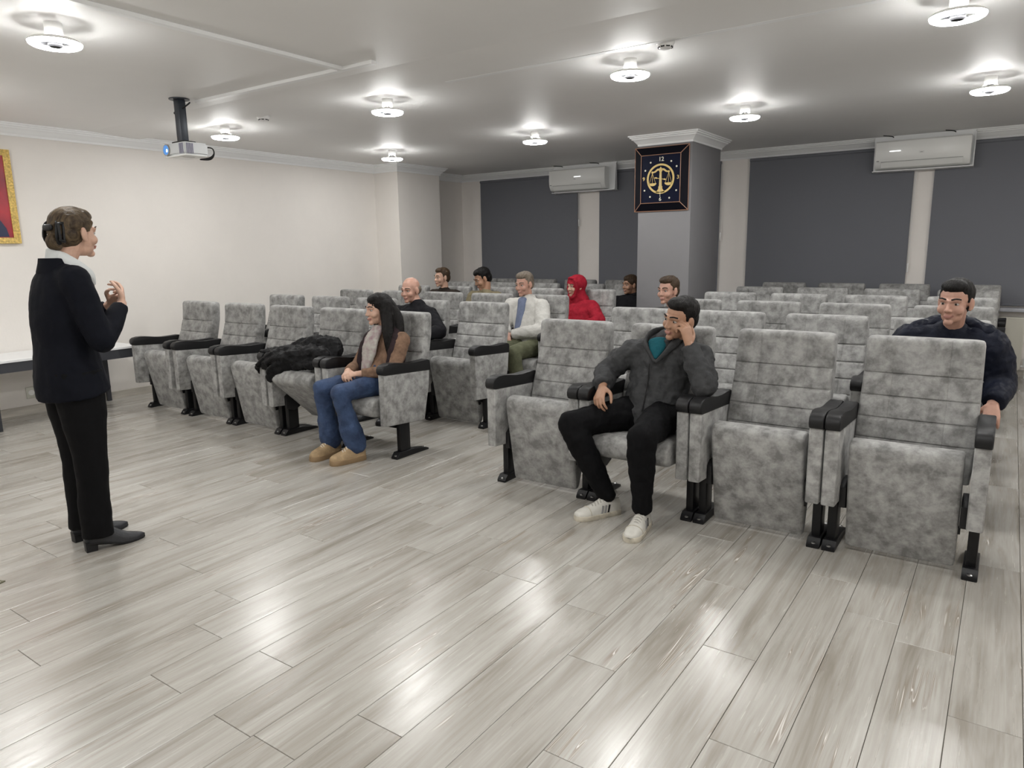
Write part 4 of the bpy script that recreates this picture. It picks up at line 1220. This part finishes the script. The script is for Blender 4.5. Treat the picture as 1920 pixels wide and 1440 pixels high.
JKT = cloth('charcoal_softshell', (0.050, 0.051, 0.053), 0.15, 0.7, 0.2, 20)
man = seated(-1.624, 0, (-1.475, 3.745, 1.085), fwd=(-0.45, -1, -0.12), up=(0.22, 0, 1), label='man in a charcoal hooded jacket and white sneakers resting his head on his hand', skin=SK2, hairm=H_BLACK, hair='short',
    nb=(-1.565, 3.80, 0.945), che=(-1.60, 3.80, 0.76), pel=(-1.63, 3.72, 0.535), shR=(-1.78, 3.79, 0.87), shL=(-1.375, 3.79, 0.87),
    elR=(-1.93, 3.74, 0.745), wrR=(-1.835, 3.52, 0.70), hdR=(0.15, -0.75, -0.55), hnR=(0.35, 0.35, -0.8), curlR=(30, 38, 45, 50),
    elL=(-1.275, 3.60, 0.745), wrL=(-1.385, 3.655, 0.955), hdL=(-0.25, 0.05, 0.95), hnL=(-0.85, 0.35, -0.1), curlL=(45, 50, 55, 60), thL=0.1,
    hipR=(-1.72, 3.70, 0.53), hipL=(-1.54, 3.70, 0.53), knR=(-1.93, 3.33, 0.515), knL=(-1.475, 3.27, 0.515), anR=(-1.735, 3.40, 0.105), anL=(-1.485, 3.31, 0.105),
    toeR=(-0.52, -0.85), toeL=(0.12, -1), trm=cloth('black_jogger_cloth', (0.004, 0.004, 0.0048), 0.1, 0.75, 0.15, 30), topm=JKT, topn='hooded_jacket', thick=0.020, jw=0.042, jws=0.065, tw=0.022, tws=0.07, tk=1.10, coat_low=0.03,
    hemr=0.050, hem=-0.02, voxel=0.0042, decim=0.3, shoes=('sneaker', mat('worn_white_leather', (0.60, 0.585, 0.54), 0.5, var=0.06, scale=25), mat('dirty_white_rubber', (0.50, 0.46, 0.38), 0.7, var=0.2, scale=20), mat('grey_white_laces', (0.40, 0.385, 0.35), 0.8)))
figure(man)
mb = man['body']
bm = bmesh.new()
tube(bm, [rel(man, (-1.69, 3.80, 0.93)), rel(man, (-1.60, 3.885, 0.965)), rel(man, (-1.47, 3.86, 0.95)), rel(man, (-1.43, 3.76, 0.93))], [(0.045, 0.035), (0.055, 0.045), (0.05, 0.04), (0.035, 0.03)], 12, 4)
fuse(bm, 'hood', 0.008, (0, 0, 0), JKT, smooth=3, wrinkle=0.02, wsize=0.05, decim=0.6, parent=mb)
bm = bmesh.new(); tube(bm, [rel(man, (-1.60, 3.735, 0.955)), rel(man, (-1.59, 3.70, 0.91)), rel(man, (-1.585, 3.675, 0.868))], [(0.055, 0.02), (0.045, 0.018), (0.012, 0.010)], 12, 3, side=V((1, 0, 0)))
obj('teal_shirt_collar', bm, cloth('teal_cotton', (0.012, 0.09, 0.115)), mb)
bm = bmesh.new()
tube(bm, [rel(man, (-1.59, 3.665, 0.85)), rel(man, (-1.665, 3.715, 0.935)), rel(man, (-1.665, 3.80, 0.985)), rel(man, (-1.575, 3.865, 1.00)), rel(man, (-1.49, 3.80, 0.985)), rel(man, (-1.505, 3.71, 0.93)), rel(man, (-1.575, 3.662, 0.845))], [(0.010, 0.012), (0.012, 0.024), (0.012, 0.032), (0.012, 0.034), (0.012, 0.032), (0.012, 0.024), (0.010, 0.012)], 12, 4)
fuse(bm, 'jacket_collar', 0.006, (0, 0, 0), JKT, smooth=3, wrinkle=0.006, wsize=0.05, decim=0.6, parent=mb)
bm = bmesh.new(); tube(bm, [rel(man, (-1.612, 3.655, 0.83)), rel(man, (-1.615, 3.64, 0.72)), rel(man, (-1.62, 3.585, 0.575))], [0.004], 6, 3); obj('zip', bm, M['black_plastic'], mb)

# ---- girl in jeans
TOP = cloth('tan_brown_knit', (0.20, 0.125, 0.085), 0.25, 0.85, 0.3, 25)
gx = -3.80
girl = seated(gx, 0, (-3.805, 3.74, 1.055), fwd=(-0.35, -1, -0.08), label='girl with long black hair and blue jeans sitting with hands folded', skin=SK1, hairm=H_BLACK, hair='long', hs=0.97, hands=0.9,
    nb=(-3.765, 3.785, 0.895), che=(-3.755, 3.765, 0.73), pel=(-3.77, 3.66, 0.53), shR=(-3.905, 3.765, 0.835), shL=(-3.60, 3.765, 0.835), elR=(-3.985, 3.68, 0.635), elL=(-3.575, 3.63, 0.625), bulk=0.86,
    wrR=(-3.90, 3.49, 0.615), wrL=(-3.775, 3.485, 0.612), hdR=(0.62, -0.75, -0.12), hnR=(0.35, 0.1, -0.9), hdL=(-0.85, -0.5, -0.10), hnL=(-0.2, 0.25, -0.9), curlR=(38, 42, 46, 50), curlL=(36, 40, 44, 48),
    hipR=(-3.86, 3.66, 0.525), hipL=(-3.70, 3.66, 0.525), knR=(-3.985, 3.315, 0.515), knL=(-3.755, 3.275, 0.510), anR=(-3.985, 3.37, 0.155), anL=(-3.735, 3.37, 0.155), toeR=(0.02, -1), toeL=(-0.28, -1),
    trm=mat('blue_denim', (0.014, 0.030, 0.078), 0.75, color2=(0.040, 0.075, 0.165), scale=7, bump=0.3, bscale=150), topm=TOP, topn='knit_top', thick=0.008, jw=0.012, tw=0.022, tws=0.07, hemr=0.074, hem=0.03, tk=1.06, voxel=0.0042, decim=0.3, sleeve=0.90,
    shoes=('boot', mat('tan_nubuck', (0.40, 0.28, 0.155), 0.7, var=0.2, scale=20), mat('tan_rubber', (0.27, 0.18, 0.095), 0.7, var=0.1), mat('pale_laces', (0.66, 0.60, 0.50), 0.8)), ss=0.98,
    locks=[([(-3.80, 3.80, 1.10), (-3.745, 3.835, 0.98), (-3.70, 3.80, 0.84), (-3.665, 3.745, 0.70)], [(0.085, 0.06), (0.095, 0.06), (0.085, 0.05), (0.04, 0.025)]),
           ([(-3.735, 3.745, 1.10), (-3.715, 3.735, 0.99), (-3.68, 3.705, 0.86), (-3.66, 3.69, 0.72)], [(0.03, 0.05), (0.035, 0.05), (0.04, 0.04), (0.02, 0.02)]),
           ([(-3.885, 3.78, 1.08), (-3.875, 3.80, 0.98), (-3.86, 3.76, 0.86)], [(0.015, 0.04), (0.02, 0.04), (0.015, 0.02)])])
figure(girl)
gb = girl['body']
bm = bmesh.new()
tube(bm, [rel(girl, (-3.80, 3.72, 0.915)), rel(girl, (-3.815, 3.665, 0.83)), rel(girl, (-3.82, 3.635, 0.73)), rel(girl, (-3.83, 3.60, 0.62))], [(0.06, 0.028), (0.085, 0.032), (0.078, 0.032), (0.04, 0.022)], 14, 4, side=V((1, -0.2, 0)))
fuse(bm, 'patterned_scarf', 0.007, (0, 0, 0), mat('pale_patterned_cloth', (0.46, 0.46, 0.41), 0.8, color2=(0.30, 0.20, 0.22), scale=14, bump=0.3), smooth=2, wrinkle=0.016, wsize=0.04, decim=0.6, parent=gb)
bm = bmesh.new()
for d_, x in ((-1, -3.905), (1, -3.635)):
    tube(bm, [rel(girl, (x * 0.4 + -3.765 * 0.6, 3.775, 0.905)), rel(girl, (x, 3.735, 0.83)), rel(girl, (x + d_ * 0.015, 3.68, 0.70)), rel(girl, (x + d_ * 0.0, 3.65, 0.575))], [(0.045, 0.035), (0.055, 0.045), (0.045, 0.055), (0.035, 0.05)], 12, 3, side=V((1, 0, 0)))
tube(bm, [rel(girl, (-3.76, 3.835, 0.88)), rel(girl, (-3.76, 3.83, 0.74)), rel(girl, (-3.77, 3.78, 0.58))], [(0.13, 0.03), (0.14, 0.03), (0.14, 0.03)], 16, 2, side=V((1, 0, 0)))
fuse(bm, 'open_vest', 0.008, (0, 0, 0), cloth('dark_plum_cloth', (0.030, 0.020, 0.022)), smooth=3, wrinkle=0.014, wsize=0.05, decim=0.6, parent=gb)

# ---- boy leaning forward on the second row
NAVY = cloth('navy_padded_nylon', (0.008, 0.010, 0.019), 0.15, 0.5, 0.2, 20)
boy = seated(-0.314, 1, (-0.225, 4.42, 1.165), fwd=(-0.28, -1, -0.10), up=(0, -0.12, 1), label='boy in a navy padded jacket leaning forward at the aisle end of the second row', skin=SK3, hairm=H_BLACK, hair='short',
    nb=(-0.235, 4.53, 1.00), che=(-0.25, 4.66, 0.80), shR=(-0.43, 4.53, 0.945), shL=(-0.045, 4.53, 0.935), elR=(-0.56, 4.55, 0.745), wrR=(-0.40, 4.38, 0.66), elL=(0.015, 4.52, 0.735), wrL=(-0.01, 4.335, 0.655),
    hdL=(-0.02, -0.62, -0.75), hnL=(0, 0.6, -0.5), curlL=(22, 24, 26, 30), hdR=(0.5, -0.7, -0.3), trm=TRS, topm=NAVY, topn='padded_jacket', thick=0.028, jw=0.030, jws=0.07, voxel=0.0045, decim=0.35,
    knL=(-0.11, 4.33, 0.52), knR=(-0.44, 4.33, 0.52))
figure(boy)
bm = bmesh.new(); tube(bm, [rel(boy, (-0.40, 4.52, 1.0)), rel(boy, (-0.235, 4.62, 1.04)), rel(boy, (-0.07, 4.52, 1.0))], [(0.045, 0.05), (0.05, 0.055), (0.045, 0.05)], 12, 5)
fuse(bm, 'hood', 0.008, (0, 0, 0), NAVY, smooth=3, wrinkle=0.02, wsize=0.05, decim=0.6, parent=boy['body'])

# ---- rows behind
BLK = cloth('black_jersey', (0.010, 0.010, 0.012)); KHA = cloth('khaki_green_twill', (0.115, 0.12, 0.075), 0.15, 0.8, 0.3)
IVO = cloth('ivory_jacket_cloth', (0.56, 0.55, 0.52), 0.06); RED = cloth('crimson_cloth', (0.30, 0.014, 0.028), 0.2)
figure(seated(-4.477, 1, (-4.555, 4.90, 1.115), fwd=(0.05, -1, -0.1), label='balding man in a black sweater in the second row behind the girl', skin=SK3, hairm=H_GREY, hair='thin', trm=TRS, topm=BLK, topn='sweater',
    nb=(-4.50, 4.93, 0.975), sw=0.20, elL=(-4.13, 4.80, 0.76), wrL=(-4.17, 4.57, 0.735), hdL=(-0.1, -1, -0.15), elR=(-4.74, 4.74, 0.745)))
wm = seated(-3.809, 2, (-3.955, 5.90, 1.13), fwd=(-0.1, -1, -0.15), label='man in an open ivory jacket and khaki trousers in the third row', skin=SK3, hairm=H_GREY, hair='short', trm=KHA, topm=IVO,
    nb=(-3.94, 5.94, 0.975), che=(-3.90, 5.92, 0.78), wrR=(-4.0, 5.63, 0.665), wrL=(-3.93, 5.62, 0.655), elR=(-4.14, 5.80, 0.70), elL=(-3.64, 5.76, 0.70), hdR=(0.5, -0.6, -0.2), coat_low=0.05, thick=0.024,
    knL=(-3.72, 5.36, 0.53), knR=(-3.93, 5.36, 0.53))
figure(wm)
bm = bmesh.new(); tube(bm, [rel(wm, (-3.95, 5.86, 0.975)), rel(wm, (-3.94, 5.815, 0.85)), rel(wm, (-3.94, 5.775, 0.70))], [(0.05, 0.03), (0.045, 0.035), (0.05, 0.035)], 12, 3, side=V((1, 0, 0)))
obj('blue_shirt', bm, cloth('grey_blue_cotton', (0.16, 0.19, 0.28)), wm['body'])
figure(seated(-3.809, 3, (-3.955, 6.93, 1.055), fwd=(-0.45, -1, -0.05), label='woman in a crimson headscarf and top in the fourth row', skin=SK1, hairm=H_BROWN, hair='scarf', scarfm=RED, trm=TRS, topm=RED, topn='crimson_top', nb=(-3.92, 6.96, 0.89), sw=0.175, thick=0.02))
figure(seated(-5.145, 3, (-5.20, 6.86, 1.13), fwd=(-0.6, -0.8, -0.45), label='listener with thick black hair in the fourth row, head bowed', skin=SK2, hairm=H_BLACK, hair='short', trm=TRS, topm=cloth('mustard_grey_cloth', (0.22, 0.19, 0.12)), topn='sweater', hs=1.06))
figure(seated(-5.813, 3, (-5.87, 6.90, 1.135), fwd=(-0.35, -1, -0.05), label='listener with brown hair and dark collar near the cream pier', skin=SK1, hairm=H_BROWN, hair='short', trm=TRS, topm=cloth('dark_brown_cloth', (0.03, 0.024, 0.02)), topn='sweater'))
figure(seated(-2.279, 2, (-2.40, 5.80, 1.105), fwd=(-0.3, -1, -0.05), label='man with a reddish face beside the slate pillar in the third row', skin=SK3, hairm=H_BROWN, hair='short', trm=TRS, topm=cloth('grey_wool', (0.12, 0.12, 0.12)), topn='sweater', nb=(-2.36, 5.86, 0.94)))
figure(seated(-3.809, 4, (-3.815, 8.02, 1.02), fwd=(-0.5, -1, -0.05), label='person in black with dark hair far back below the clock pillar', skin=SK2, hairm=H_BROWN, hair='long', trm=TRS, topm=BLK, topn='coat', nb=(-3.80, 8.06, 0.87), thick=0.03,
    locks=[([(-3.815, 8.10, 1.05), (-3.81, 8.12, 0.95), (-3.80, 8.11, 0.86)], [(0.08, 0.05), (0.085, 0.05), (0.06, 0.04)])]))

# ---- coat thrown over the half folded seat
base = V((-4.50, 3.65, 0.5))
bm = bmesh.new()
def T(pts, rd, **k): tube(bm, pts, rd, 14, 4, **k)
T([(-4.83, 3.47, 0.575), (-4.70, 3.50, 0.645), (-4.50, 3.60, 0.69), (-4.30, 3.66, 0.70)], [(0.05, 0.03), (0.10, 0.05), (0.14, 0.075), (0.11, 0.07)], side=V((0, 1, 0)))
T([(-4.93, 3.52, 0.53), (-4.85, 3.50, 0.62), (-4.70, 3.55, 0.70), (-4.55, 3.64, 0.73)], [(0.06, 0.02), (0.09, 0.028), (0.10, 0.04), (0.09, 0.04)], side=V((0, 1, 0)))
T([(-4.72, 3.42, 0.50), (-4.65, 3.45, 0.565), (-4.55, 3.52, 0.62), (-4.40, 3.58, 0.66)], [(0.04, 0.02), (0.075, 0.035), (0.09, 0.05), (0.09, 0.06)], side=V((0.6, 0.6, 0)))
T([(-4.62, 3.60, 0.74), (-4.45, 3.66, 0.775), (-4.28, 3.70, 0.765), (-4.21, 3.66, 0.68)], [0.04, 0.055, 0.062, 0.05])
T([(-4.62, 3.52, 0.66), (-4.45, 3.56, 0.70), (-4.28, 3.58, 0.70), (-4.22, 3.60, 0.63)], [0.035, 0.045, 0.06, 0.05])
T([(-4.88, 3.48, 0.70), (-4.78, 3.52, 0.705), (-4.66, 3.58, 0.725)], [(0.03, 0.012), (0.05, 0.022), (0.05, 0.03)], side=V((0, 1, 0)))
T([(-4.50, 3.50, 0.60), (-4.35, 3.52, 0.63), (-4.24, 3.56, 0.61)], [0.03, 0.045, 0.03])
ct = fuse(bm, 'black_coat', 0.008, base, cloth('black_quilted_nylon', (0.009, 0.009, 0.010), 0.15, 0.5, 0.3, 18), smooth=2, wrinkle=0.04, wsize=0.05, decim=0.6)
tag(ct, 'black padded coat heaped over a half folded chair and its armrest beside the girl', 'coat')
bm = bmesh.new(); tube(bm, [V((-4.79, 3.475, 0.735)) - base, V((-4.68, 3.45, 0.70)) - base, V((-4.56, 3.47, 0.665)) - base, V((-4.45, 3.49, 0.64)) - base], [0.004], 6, 4); obj('coat_zip', bm, M['black_plastic'], ct)
